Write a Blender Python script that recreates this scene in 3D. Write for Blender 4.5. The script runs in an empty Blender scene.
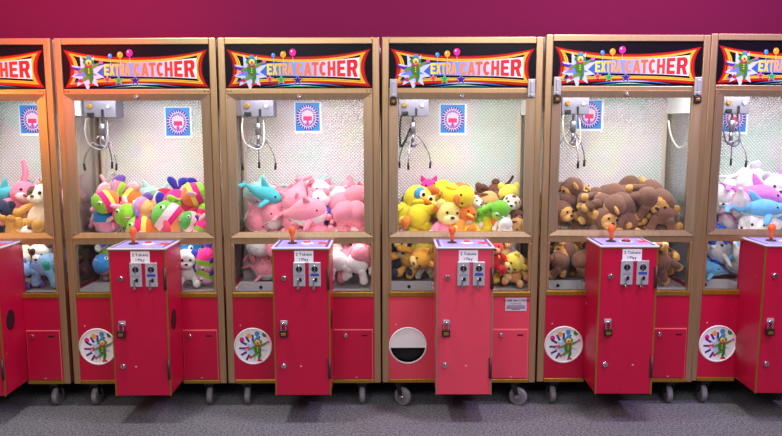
import bpy, bmesh, math, random
from mathutils import Vector, Matrix, Euler
random.seed(7)
sc = bpy.context.scene
COL = sc.collection
R = math.radians

# ------------------------------------------------------------------ camera
F_PX, DIST, TILT, EYE = 725.0, 3.44, R(7.3), 1.373
cd = bpy.data.cameras.new('camera'); cam = bpy.data.objects.new('camera', cd); COL.objects.link(cam)
cam.location = (0, -DIST, EYE); cam.rotation_euler = (Euler((R(90) - TILT, 0, 0)).to_matrix() @ Matrix.Rotation(R(-.2), 3, 'Z')).to_euler()
cd.sensor_width = 36; cd.lens = F_PX / 782 * 36; cd.clip_start = .05
sc.camera = cam
sc.view_settings.view_transform = 'Standard'; sc.view_settings.look = 'None'
sc.view_settings.gamma = 1; sc.view_settings.exposure = 0
try: sc.view_settings.use_curve_mapping = False
except Exception: pass
try:
    sc.cycles.max_bounces = 10; sc.cycles.transparent_max_bounces = 24
except Exception: pass

def pt(u, v, y=0.0):
    """where the sight line through (u, v) meets the upright plane at depth y"""
    a = (u - 391) / F_PX; b = (218 - v) / F_PX
    dy = b * math.sin(TILT) + math.cos(TILT); dz = b * math.cos(TILT) - math.sin(TILT)
    t = (DIST + y) / dy
    return Vector((a * t, y, EYE + dz * t))
def seen_at(p):
    Y = p[1] + DIST; Z = p[2] - EYE
    fw = Y * math.cos(TILT) - Z * math.sin(TILT); up = Y * math.sin(TILT) + Z * math.cos(TILT)
    return 391 + F_PX * p[0] / fw, 218 - F_PX * up / fw

# ------------------------------------------------------------------ materials
def lin(c):
    return tuple((x / 255 / 12.92) if x / 255 <= .04045 else ((x / 255 + .055) / 1.055) ** 2.4 for x in c)
MATS = {}
def new_mat(name):
    m = bpy.data.materials.new(name); m.use_nodes = True
    nt = m.node_tree; b = nt.nodes['Principled BSDF']
    return m, nt, b
def plain(name, rgb, rough=.5, metal=0, bump=0, bscale=60, var=0, emit=0, coat=0):
    if name in MATS: return MATS[name]
    m, nt, b = new_mat(name)
    c = lin(rgb)
    b.inputs['Base Color'].default_value = (*c, 1); b.inputs['Roughness'].default_value = rough
    b.inputs['Metallic'].default_value = metal
    if coat: b.inputs['Coat Weight'].default_value = coat
    if emit:
        b.inputs['Emission Color'].default_value = (*c, 1); b.inputs['Emission Strength'].default_value = emit
    if bump or var:
        tc = nt.nodes.new('ShaderNodeTexCoord'); n = nt.nodes.new('ShaderNodeTexNoise')
        n.inputs['Scale'].default_value = bscale; n.inputs['Detail'].default_value = 3
        nt.links.new(tc.outputs['Object'], n.inputs['Vector'])
        if bump:
            bp = nt.nodes.new('ShaderNodeBump'); bp.inputs['Strength'].default_value = bump; bp.inputs['Distance'].default_value = .01
            nt.links.new(n.outputs['Fac'], bp.inputs['Height']); nt.links.new(bp.outputs['Normal'], b.inputs['Normal'])
        if var:
            mx = nt.nodes.new('ShaderNodeMix'); mx.data_type = 'RGBA'
            mx.inputs[6].default_value = (*[x * (1 - var) for x in c], 1); mx.inputs[7].default_value = (*[min(1, x * (1 + var)) for x in c], 1)
            nt.links.new(n.outputs['Fac'], mx.inputs[0]); nt.links.new(mx.outputs[2], b.inputs['Base Color'])
    MATS[name] = m
    return m
def plush(rgb):
    name = 'plush_%d_%d_%d' % tuple(rgb)
    if name in MATS: return MATS[name]
    m = plain(name, rgb, rough=.95, bump=.35, bscale=90, var=.12)
    b = m.node_tree.nodes['Principled BSDF']
    b.inputs['Sheen Weight'].default_value = .25; b.inputs['Sheen Roughness'].default_value = .6
    b.inputs['Specular IOR Level'].default_value = .1
    return m
def printed(rgb):   # ink on a backlit sign: it glows a little in its own colour
    m = plain('sign_ink_%d_%d_%d' % tuple(rgb), rgb, rough=.4, emit=.04)
    m.node_tree.nodes['Principled BSDF'].inputs['Specular IOR Level'].default_value = .15
    return m
def ink(rgb):
    return plain('ink_%d_%d_%d' % tuple(rgb), rgb, rough=.4)

def brushed(name, rgb, rough=.36, streak=.18, metal=.7):
    m, nt, b = new_mat(name)
    c = lin(rgb)
    b.inputs['Metallic'].default_value = metal; b.inputs['Roughness'].default_value = rough
    tc = nt.nodes.new('ShaderNodeTexCoord'); mp = nt.nodes.new('ShaderNodeMapping'); n = nt.nodes.new('ShaderNodeTexNoise')
    mp.inputs['Scale'].default_value = (160, 160, 4); n.inputs['Scale'].default_value = 1; n.inputs['Detail'].default_value = 4
    nt.links.new(tc.outputs['Object'], mp.inputs['Vector']); nt.links.new(mp.outputs['Vector'], n.inputs['Vector'])
    mx = nt.nodes.new('ShaderNodeMix'); mx.data_type = 'RGBA'
    mx.inputs[6].default_value = (*[x * (1 - streak) for x in c], 1); mx.inputs[7].default_value = (*[min(1, x * (1 + streak)) for x in c], 1)
    nt.links.new(n.outputs['Fac'], mx.inputs[0]); nt.links.new(mx.outputs[2], b.inputs['Base Color'])
    rr = nt.nodes.new('ShaderNodeMapRange'); rr.inputs['To Min'].default_value = rough - .08; rr.inputs['To Max'].default_value = rough + .12
    nt.links.new(n.outputs['Fac'], rr.inputs['Value']); nt.links.new(rr.outputs['Result'], b.inputs['Roughness'])
    MATS[name] = m
    return m
def glass(name, tint=(1, 1, 1), strength=1.0):
    m, nt, b = new_mat(name)
    nt.nodes.remove(b); out = nt.nodes['Material Output']
    tr = nt.nodes.new('ShaderNodeBsdfTransparent'); tr.inputs['Color'].default_value = (*tint, 1)
    gl = nt.nodes.new('ShaderNodeBsdfGlossy'); gl.inputs['Roughness'].default_value = .04
    fr = nt.nodes.new('ShaderNodeFresnel'); fr.inputs['IOR'].default_value = 1.45
    mu = nt.nodes.new('ShaderNodeMath'); mu.operation = 'MULTIPLY'; mu.inputs[1].default_value = strength
    mix = nt.nodes.new('ShaderNodeMixShader')
    nt.links.new(fr.outputs[0], mu.inputs[0]); nt.links.new(mu.outputs[0], mix.inputs[0])
    nt.links.new(tr.outputs[0], mix.inputs[1]); nt.links.new(gl.outputs[0], mix.inputs[2]); nt.links.new(mix.outputs[0], out.inputs['Surface'])
    MATS[name] = m
    return m
def prism_film(name):
    """silver holographic film pressed into small diamonds, with faint rainbow patches"""
    m, nt, b = new_mat(name)
    N = nt.nodes.new; L = nt.links.new
    b.inputs['Metallic'].default_value = .35; b.inputs['Roughness'].default_value = .38
    tc = N('ShaderNodeTexCoord'); sp = N('ShaderNodeSeparateXYZ'); L(tc.outputs['Object'], sp.inputs[0])
    def wave(op):
        a = N('ShaderNodeMath'); a.operation = op; L(sp.outputs['X'], a.inputs[0]); L(sp.outputs['Z'], a.inputs[1])
        s = N('ShaderNodeMath'); s.operation = 'MULTIPLY'; s.inputs[1].default_value = 2 * math.pi / .036; L(a.outputs[0], s.inputs[0])
        c = N('ShaderNodeMath'); c.operation = 'SINE'; L(s.outputs[0], c.inputs[0])
        k = N('ShaderNodeMath'); k.operation = 'ABSOLUTE'; L(c.outputs[0], k.inputs[0])
        return k
    w1, w2 = wave('ADD'), wave('SUBTRACT')
    h = N('ShaderNodeMath'); h.operation = 'MULTIPLY'; L(w1.outputs[0], h.inputs[0]); L(w2.outputs[0], h.inputs[1])
    bp = N('ShaderNodeBump'); bp.inputs['Strength'].default_value = .6; bp.inputs['Distance'].default_value = .006
    L(h.outputs[0], bp.inputs['Height']); L(bp.outputs['Normal'], b.inputs['Normal'])
    n = N('ShaderNodeTexNoise'); n.inputs['Scale'].default_value = 3.2; n.inputs['Detail'].default_value = 1
    oi = N('ShaderNodeObjectInfo'); add = N('ShaderNodeVectorMath'); add.operation = 'ADD'
    L(tc.outputs['Object'], add.inputs[0]); L(oi.outputs['Location'], add.inputs[1]); L(add.outputs[0], n.inputs['Vector'])
    cr = N('ShaderNodeValToRGB'); e = cr.color_ramp.elements
    stops = [(.25, (222, 230, 222)), (.4, (214, 232, 228)), (.5, (230, 230, 236)), (.6, (236, 228, 234)), (.72, (234, 236, 224)), (.85, (226, 226, 240))]
    e[0].position, e[0].color = stops[0][0], (*lin(stops[0][1]), 1); e[1].position, e[1].color = stops[-1][0], (*lin(stops[-1][1]), 1)
    for p, c in stops[1:-1]:
        x = e.new(p); x.color = (*lin(c), 1)
    L(n.outputs['Fac'], cr.inputs[0])
    mx = N('ShaderNodeMix'); mx.data_type = 'RGBA'; mx.blend_type = 'MULTIPLY'; mx.inputs[0].default_value = .6
    r2 = N('ShaderNodeValToRGB'); r2.color_ramp.elements[0].color = (.42, .42, .45, 1); r2.color_ramp.elements[1].position = .5
    L(h.outputs[0], r2.inputs[0]); L(cr.outputs[0], mx.inputs[6]); L(r2.outputs[0], mx.inputs[7]); L(mx.outputs[2], b.inputs['Base Color'])
    MATS[name] = m
    return m
def worn_red(name, rgb, spots=.8):
    """red laminate with a few small pale chips"""
    m, nt, b = new_mat(name); N = nt.nodes.new; L = nt.links.new
    c = lin(rgb)
    b.inputs['Roughness'].default_value = .38
    tc = N('ShaderNodeTexCoord'); n = N('ShaderNodeTexNoise'); n.inputs['Scale'].default_value = 5; n.inputs['Detail'].default_value = 5
    L(tc.outputs['Object'], n.inputs['Vector'])
    mx = N('ShaderNodeMix'); mx.data_type = 'RGBA'
    mx.inputs[6].default_value = (*[x * .9 for x in c], 1); mx.inputs[7].default_value = (*[min(1, x * 1.1) for x in c], 1); L(n.outputs['Fac'], mx.inputs[0])
    v = N('ShaderNodeTexNoise'); v.inputs['Scale'].default_value = 38; v.inputs['Detail'].default_value = 1; L(tc.outputs['Object'], v.inputs['Vector'])
    r = N('ShaderNodeValToRGB'); r.color_ramp.elements[0].position = .79; r.color_ramp.elements[1].position = .82; L(v.outputs['Fac'], r.inputs[0])
    m2 = N('ShaderNodeMix'); m2.data_type = 'RGBA'; L(r.outputs[0], m2.inputs[0]); L(mx.outputs[2], m2.inputs[6]); m2.inputs[7].default_value = (*lin((235, 170, 180)), 1)
    L(m2.outputs[2], b.inputs['Base Color'])
    MATS[name] = m
    return m
def carpet(name):
    m, nt, b = new_mat(name); N = nt.nodes.new; L = nt.links.new
    b.inputs['Roughness'].default_value = 1; b.inputs['Specular IOR Level'].default_value = .1
    tc = N('ShaderNodeTexCoord')
    n = N('ShaderNodeTexNoise'); n.inputs['Scale'].default_value = 95; n.inputs['Detail'].default_value = 4; n.inputs['Roughness'].default_value = .75; L(tc.outputs['Object'], n.inputs['Vector'])
    n2 = N('ShaderNodeTexNoise'); n2.inputs['Scale'].default_value = 1.6; n2.inputs['Detail'].default_value = 4; L(tc.outputs['Object'], n2.inputs['Vector'])
    cr = N('ShaderNodeValToRGB'); e = cr.color_ramp.elements
    e[0].position = .32; e[0].color = (*lin((46, 48, 66)), 1); e[1].position = .72; e[1].color = (*lin((164, 164, 190)), 1)
    L(n.outputs['Fac'], cr.inputs[0])
    mx = N('ShaderNodeMix'); mx.data_type = 'RGBA'; mx.blend_type = 'MULTIPLY'; mx.inputs[0].default_value = .5
    L(cr.outputs[0], mx.inputs[6]); L(n2.outputs['Color'], mx.inputs[7])
    hs = N('ShaderNodeHueSaturation'); hs.inputs['Saturation'].default_value = .35; L(mx.outputs[2], hs.inputs['Color']); L(hs.outputs[0], b.inputs['Base Color'])
    bp = N('ShaderNodeBump'); bp.inputs['Strength'].default_value = .7; bp.inputs['Distance'].default_value = .008
    L(n.outputs['Fac'], bp.inputs['Height']); L(bp.outputs['Normal'], b.inputs['Normal'])
    MATS[name] = m
    return m

BRASS = brushed('champagne_metal', (202, 168, 126), .34, .2, .85)
CLAWM = brushed('claw_steel', (150, 146, 158), .3, .15, .8)
DOORM = brushed('door_metal', (192, 164, 132), .38, .2, .85)
ALU = brushed('pale_aluminium', (226, 214, 196), .4, .1, .3)
GOLD = brushed('gold_edge', (176, 132, 50), .3, .35)
STEEL = brushed('steel', (196, 196, 204), .3, .15, .45)
CHROME = plain('chrome', (215, 215, 222), .15, 1)
DARKM = plain('dark_metal', (62, 58, 60), .45, .8)
RUBBER = plain('wheel_rubber', (124, 122, 128), .7)
GLASS = glass('window_glass', (.99, .995, .99), .55)
ACRYL = glass('acrylic', (.97, .98, .98), .3)
FILM = prism_film('prism_film')
RED = worn_red('red_laminate', (184, 4, 56))
REDPALE = worn_red('sun_faded_red_laminate', (216, 66, 88))
WHITE = plain('white_plastic', (235, 235, 238), .45)
GREY = plain('chute_grey', (190, 190, 198), .5)
BLACK = plain('black', (14, 12, 16), .5)
SIGNBLACK = plain('sign_black', (16, 8, 20), .3, emit=.1)
SIGNBLACK.node_tree.nodes['Principled BSDF'].inputs['Specular IOR Level'].default_value = .15
TUBE = plain('glowing_tube', (255, 252, 245), .4, emit=3)
BEDCLOTH = plain('bed_cloth', (168, 160, 164), .9, var=.2)
ORANGE = plain('joystick_orange', (240, 104, 44), .35)

# ------------------------------------------------------------------ mesh helpers
def obj(name, bm, mats, parent=None, smooth=False, loc=None, rot=None):
    me = bpy.data.meshes.new(name); bm.normal_update(); bm.to_mesh(me); bm.free()
    if not isinstance(mats, (list, tuple)): mats = [mats]
    for m in mats: me.materials.append(m)
    if smooth:
        for p in me.polygons: p.use_smooth = True
    return place(name, me, parent, loc, rot)
def place(name, me, parent=None, loc=None, rot=None):
    o = bpy.data.objects.new(name, me); COL.objects.link(o)
    if parent: o.parent = parent
    if loc is not None: o.location = loc
    if rot is not None: o.rotation_euler = rot
    return o
def empty(name, loc=(0, 0, 0)):
    o = bpy.data.objects.new(name, None); COL.objects.link(o); o.location = loc; o.empty_display_size = .1
    return o
def tag(o, label=None, cat=None, group=None, kind=None):
    if label: o['label'] = label
    if cat: o['category'] = cat
    if group: o['group'] = group
    if kind: o['kind'] = kind
    return o
def box(bm, x0, x1, y0, y1, z0, z1, bev=0, mi=0, seg=2):
    b2 = bmesh.new()
    bmesh.ops.create_cube(b2, size=1)
    for v in b2.verts:
        v.co = Vector(((x0 + x1) / 2 + v.co.x * (x1 - x0), (y0 + y1) / 2 + v.co.y * (y1 - y0), (z0 + z1) / 2 + v.co.z * (z1 - z0)))
    if bev: bmesh.ops.bevel(b2, geom=b2.edges[:], offset=bev, segments=seg, affect='EDGES', profile=.5)
    merge(bm, b2, mi)
def merge(bm, b2, mi=None, mat=None):
    vm = {}
    for v in b2.verts: vm[v] = bm.verts.new(mat @ v.co if mat else v.co)
    for f in b2.faces:
        try: nf = bm.faces.new([vm[v] for v in f.verts])
        except ValueError: continue
        nf.material_index = f.material_index if mi is None else mi; nf.smooth = f.smooth
    b2.free()
def cyl(bm, p0, p1, r0, r1=None, n=20, mi=0, bev=0):
    r1 = r0 if r1 is None else r1
    p0, p1 = Vector(p0), Vector(p1); d = p1 - p0; q = d.to_track_quat('Z', 'Y')
    prof = [(0, r0), (d.length, r1)] if not bev else [(0, r0 - bev), (bev, r0), (d.length - bev, r1), (d.length, r1 - bev)]
    rings = [[bm.verts.new(p0 + q @ Vector((r * math.cos(a), r * math.sin(a), z))) for a in (2 * math.pi * k / n for k in range(n))] for z, r in prof]
    for A, B in zip(rings, rings[1:]):
        for k in range(n):
            f = bm.faces.new((A[k], A[(k + 1) % n], B[(k + 1) % n], B[k])); f.material_index = mi; f.smooth = True
    f = bm.faces.new(rings[0][::-1]); f.material_index = mi
    f = bm.faces.new(rings[-1]); f.material_index = mi
def tube(bm, pts, r, n=10, mi=0, taper=1.0):
    pts = [Vector(p) for p in pts]; rings = []
    up = Vector((0.123, .3, .95))
    for i, p in enumerate(pts):
        t = (pts[min(i + 1, len(pts) - 1)] - pts[max(i - 1, 0)]).normalized()
        a = t.cross(up).normalized(); b = t.cross(a)
        rr = r * (1 + (taper - 1) * i / (len(pts) - 1))
        rings.append([bm.verts.new(p + a * rr * math.cos(w) + b * rr * math.sin(w)) for w in (2 * math.pi * k / n for k in range(n))])
    for A, B in zip(rings, rings[1:]):
        for k in range(n):
            f = bm.faces.new((A[k], A[(k + 1) % n], B[(k + 1) % n], B[k])); f.smooth = True; f.material_index = mi
    for g in (rings[0][::-1], rings[-1]):
        f = bm.faces.new(g); f.material_index = mi
def spline(pts, n=8):
    P = [Vector(p) for p in pts]; P = [P[0] * 2 - P[1]] + P + [P[-1] * 2 - P[-2]]; out = []
    for i in range(1, len(P) - 2):
        for k in range(n):
            t = k / n; a, b, c, d = P[i - 1:i + 3]
            out.append(.5 * ((2 * b) + (c - a) * t + (2 * a - 5 * b + 4 * c - d) * t * t + (3 * b - a - 3 * c + d) * t ** 3))
    return out + [P[-2]]
def prism(bm, pts, y0, y1, mi=0):
    """outline in x, z pushed through from y0 (front) to y1"""
    area = sum(pts[i][0] * pts[(i + 1) % len(pts)][1] - pts[(i + 1) % len(pts)][0] * pts[i][1] for i in range(len(pts)))
    if area < 0: pts = pts[::-1]
    A = [bm.verts.new((x, y0, z)) for x, z in pts]; B = [bm.verts.new((x, y1, z)) for x, z in pts]
    n = len(pts)
    fs = [bm.faces.new(A), bm.faces.new(B[::-1])]
    for k in range(n): fs.append(bm.faces.new((A[k], B[k], B[(k + 1) % n], A[(k + 1) % n])))
    for f in fs: f.material_index = mi
def ell(cx, cy, rx, ry=None, n=28, a0=0, rot=0):
    ry = rx if ry is None else ry; out = []
    for k in range(n):
        a = 2 * math.pi * k / n + a0; x, y = rx * math.cos(a), ry * math.sin(a)
        out.append((cx + x * math.cos(rot) - y * math.sin(rot), cy + x * math.sin(rot) + y * math.cos(rot)))
    return out
def star(cx, cy, r, n=5, inner=.42, a0=-math.pi / 2):
    return [(cx + (r if k % 2 == 0 else r * inner) * math.cos(a0 + math.pi * k / n), cy + (r if k % 2 == 0 else r * inner) * math.sin(a0 + math.pi * k / n)) for k in range(2 * n)]

# lettering: every letter is a mesh fitted into a four-cornered cell
LET = {}
def letter(ch, bold=.018):
    if (ch, bold) in LET: return LET[ch, bold]
    cu = bpy.data.curves.new('letter', 'FONT'); cu.body = ch; cu.offset = bold; cu.resolution_u = 3
    o = bpy.data.objects.new('letter', cu); COL.objects.link(o)
    dg = bpy.context.evaluated_depsgraph_get(); dg.update()
    me = bpy.data.meshes.new_from_object(o.evaluated_get(dg))
    vs = [tuple(v.co) for v in me.vertices]; fs = [tuple(p.vertices) for p in me.polygons]
    bpy.data.objects.remove(o); bpy.data.curves.remove(cu); bpy.data.meshes.remove(me)
    x0 = min(v[0] for v in vs); x1 = max(v[0] for v in vs); y0 = min(v[1] for v in vs); y1 = max(v[1] for v in vs)
    LET[ch, bold] = (vs, fs, x0, x1, y0, y1)
    return LET[ch, bold]
def put_letter(bm, ch, cell, y, tr, mi=0, thick=.0004, bold=.018):
    """cell = (x0, top0, bottom0, x1, top1, bottom1) in print coordinates, tr maps print coordinates to x, z"""
    vs, fs, x0, x1, y0, y1 = letter(ch, bold)
    X0, T0, B0, X1, T1, B1 = cell; new = []
    for v in vs:
        s = (v[0] - x0) / (x1 - x0 or 1); t = (v[1] - y0) / (y1 - y0 or 1)
        px = X0 + (X1 - X0) * s; top = T0 + (T1 - T0) * s; bot = B0 + (B1 - B0) * s
        x, z = tr(px, bot + (top - bot) * t); new.append(bm.verts.new((x, y, z)))
    got = []
    for f in fs:
        try: g = bm.faces.new([new[i] for i in f])
        except ValueError: continue
        g.material_index = mi; got.append(g)
    bmesh.ops.recalc_face_normals(bm, faces=got)
    for g in got:
        if g.normal.y > 0: g.normal_flip()
def write_line(bm, text, x, base, h, y, tr, mi=0, bold=.008):
    """one line of plain lettering, cap height h, in metres"""
    k = h / .69
    for ch in text:
        if ch == ' ': x += .3 * k; continue
        vs, fs, x0, x1, y0, y1 = letter(ch, bold)
        put_letter(bm, ch, (x, base + y1 * k, base + y0 * k, x + (x1 - x0) * k, base + y1 * k, base + y0 * k), y, tr, mi, bold=bold)
        x += (x1 - x0 + .075) * k
    return x
def line_width(text, h, bold=.008):
    k = h / .69; w = 0
    for ch in text:
        if ch == ' ': w += .3 * k; continue
        _, _, x0, x1, _, _ = letter(ch, bold); w += (x1 - x0 + .075) * k
    return w - .075 * k
def flat(name, shapes, parent, tr, y, thick=.0005, mk=printed):
    """shapes = [(outline, rgb, layer)], printed flat on a surface"""
    bm = bmesh.new(); cols = []
    for s in shapes:
        pts, rgb = s[0], tuple(s[1]); lay = s[2] if len(s) > 2 else 0
        if rgb not in cols: cols.append(rgb)
        prism(bm, [tr(*p) for p in pts], y - thick - lay * .00045, y, cols.index(rgb))
    return obj(name, bm, [mk(c) for c in cols], parent)

# ------------------------------------------------------------------ the room
def slab(name, x0, x1, y0, y1, z0, z1, m):
    bm = bmesh.new(); box(bm, x0, x1, y0, y1, z0, z1); return tag(obj(name, bm, m), kind='structure')
slab('floor', -5, 5, -6, .75, -.06, -.01, carpet('dark_carpet'))
WALLM = plain('maroon_paint', (106, 20, 60), .85, bump=.12, bscale=120, var=.06)
WALLM.node_tree.nodes['Principled BSDF'].inputs['Specular IOR Level'].default_value = .1
slab('wall_back', -5, 5, .62, .75, -.01, 3.2, WALLM)
slab('baseboard_back', -5, 5, .605, .62, -.01, .1, plain('dark_base', (40, 30, 36), .6))

# ------------------------------------------------------------------ the machines
HW = .376
def SG(px, py):                       # print coordinates of the sign -> x, z on its face
    return (px - 386) / 712 * .686, 1.545 + (228 - py) / 213 * .203
def flare(i):
    """pinched outline of the sign's coloured border, band i inwards from the outside"""
    tx, ty = 7.2 * i, 5.0 * i
    L, Rr, T, B = 36 + tx, 736 - tx, 38 + ty * .85, 222 - ty * .95
    mt, mb, ml, mr = 74 + 4.2 * i, 206 - 4.2 * i, 66 + 6 * i, 706 - 6 * i
    cx, cy = (L + Rr) / 2, (T + B) / 2; pts = []
    n = 14
    for k in range(n): s = k / n * 2 - 1; pts.append((cx + s * (Rr - L) / 2, mt + (T - mt) * abs(s) ** 2.2))
    for k in range(n): s = k / n * 2 - 1; pts.append((mr + (Rr - mr) * abs(s) ** 2.2, cy + s * (B - T) / 2))
    for k in range(n): s = 1 - k / n * 2; pts.append((cx + s * (Rr - L) / 2, mb + (B - mb) * abs(s) ** 2.2))
    for k in range(n): s = 1 - k / n * 2; pts.append((ml + (L - ml) * abs(s) ** 2.2, cy + s * (B - T) / 2))
    return pts
def clown(ox, oy, k, lay0=0):
    """a dancing clown in print coordinates: yellow face, green suit, one arm flung out"""
    q = lambda pts: [(ox + x * k, oy + y * k) for x, y in pts]
    G, G2, Y, RD = (66, 122, 46), (104, 142, 54), (246, 208, 70), (214, 36, 40)
    S = []
    S.append((q([(-6, 22), (8, 24), (2, 44), (-14, 52), (-30, 58), (-40, 52), (-22, 40)]), G2, 1))       # bent leg
    S.append((q([(4, 22), (20, 26), (22, 44), (14, 62), (16, 72), (2, 72), (2, 54), (6, 42)]), G, 1))       # standing leg
    S.append((q([(-18, -12), (14, -14), (22, 8), (20, 30), (2, 36), (-16, 28), (-22, 8)]), G, 2))         # trunk
    S.append((q([(10, -14), (34, -24), (54, -34), (56, -24), (36, -10), (16, 0)]), G2, 1))             # raised arm
    S.append((q([(-18, -10), (-36, -2), (-56, 8), (-54, 16), (-34, 10), (-16, 4)]), G2, 1))            # other arm
    S.append((q(ell(62, -34, 9, 8, 14)), (232, 96, 170), 2))
    S.append((q(ell(-60, 14, 8, 6, 14)), (240, 150, 190), 2))
    S.append((q([(-2, 70), (22, 70), (28, 80), (-2, 80)]), RD, 2)); S.append((q([(-44, 48), (-30, 56), (-34, 66), (-52, 58)]), RD, 2))
    S.append((q(ell(0, -36, 19, 18, 20)), G, 2)); S.append((q(ell(-17, -34, 9, 10, 14)), (40, 140, 70), 3)); S.append((q(ell(19, -34, 9, 10, 14)), (40, 140, 70), 3))
    S.append((q(ell(2, -33, 14, 14, 20)), Y, 4))
    S.append((q(ell(-3, -38, 4, 5, 12)), (250, 250, 250), 5)); S.append((q(ell(8, -38, 4, 5, 12)), (250, 250, 250), 5))
    S.append((q(ell(-3, -37, 1.8, 2.5, 10)), (20, 20, 30), 6)); S.append((q(ell(8, -37, 1.8, 2.5, 10)), (20, 20, 30), 6))
    S.append((q(ell(3, -31, 4, 4, 12)), RD, 6)); S.append((q(ell(3, -25, 7, 3, 12)), RD, 5))
    S.append((q([(-14, -48), (16, -50), (10, -64), (-4, -66)]), (64, 150, 190), 5))
    S.append((q([(0, -14), (-14, -21), (-14, -8)]), RD, 5)); S.append((q([(0, -14), (16, -22), (16, -8)]), RD, 5))
    for y in (-2, 8, 18): S.append((q(ell(1, y, 3, 3, 10)), Y, 5))
    return S
def burst(cx, cy, r, n, seed, inner=.5, sx=1):
    rr = random.Random(seed); out = []
    for k in range(2 * n):
        a = math.pi * k / n + .2; d = r * (rr.uniform(.8, 1.08) if k % 2 == 0 else inner)
        out.append((cx + d * math.cos(a) * sx, cy + d * math.sin(a)))
    return out
WORD1 = [('E', 232, 256), ('X', 258, 282), ('T', 283, 305), ('R', 308, 330), ('A', 331, 358)]
WORD2 = [('C', 374, 410), ('A', 411, 448), ('T', 449, 483), ('C', 486, 522), ('H', 526, 564), ('E', 572, 612), ('R', 620, 672)]
_ao = [(.5 + .5 * math.cos(t), .5 + .5 * math.sin(t)) for t in (R(42 + 276 * k / 18) for k in range(19))]
_ai = [(.55 + .17 * math.cos(t), .5 + .28 * math.sin(t)) for t in (R(308 - 256 * k / 18) for k in range(19))]
_half = [(0, 0), (.32, 0), (.39, .2), (.5, .2), (.5, .38), (.44, .38), (.5, .68), (.5, 1), (.33, 1)]
BLOCK = {
 'E': [[(0, 0), (1, 0), (1, .21), (.38, .21), (.38, .41), (.9, .41), (.9, .6), (.38, .6), (.38, .79), (1, .79), (1, 1), (0, 1)]],
 'X': [[(0, 0), (.36, 0), (.5, .3), (.64, 0), (1, 0), (.7, .5), (1, 1), (.64, 1), (.5, .7), (.36, 1), (0, 1), (.3, .5)]],
 'T': [[(.32, 0), (.68, 0), (.68, .79), (1, .79), (1, 1), (0, 1), (0, .79), (.32, .79)]],
 'H': [[(0, 0), (.35, 0), (.35, .4), (.65, .4), (.65, 0), (1, 0), (1, 1), (.65, 1), (.65, .6), (.35, .6), (.35, 1), (0, 1)]],
 'A': [_half, [(1 - x, z) for x, z in _half]],
 'R': [[(0, 0), (.35, 0), (.35, 1), (0, 1)], [(.35, 1), (.72, 1), (.9, .94), (.98, .8), (.98, .62), (.9, .49), (.78, .43), (1, 0), (.63, 0), (.46, .38), (.35, .38), (.35, .57), (.54, .57), (.62, .63), (.62, .75), (.54, .81), (.35, .81)]],
 'C': [_ao + _ai]}
def top_of(x): return 109 - 21 * max(0, (x - 232) / 440) ** 1.5
def bot_of(x): return 162 + 11 * max(0, (x - 232) / 440) ** 1.5
INK1 = [(250, 222, 70), (250, 208, 70), (250, 186, 76), (248, 172, 90), (250, 160, 92)]
INK2 = [(246, 140, 84), (244, 122, 76), (242, 104, 66), (238, 86, 58), (232, 66, 52), (226, 52, 48), (220, 40, 46)]

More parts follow.
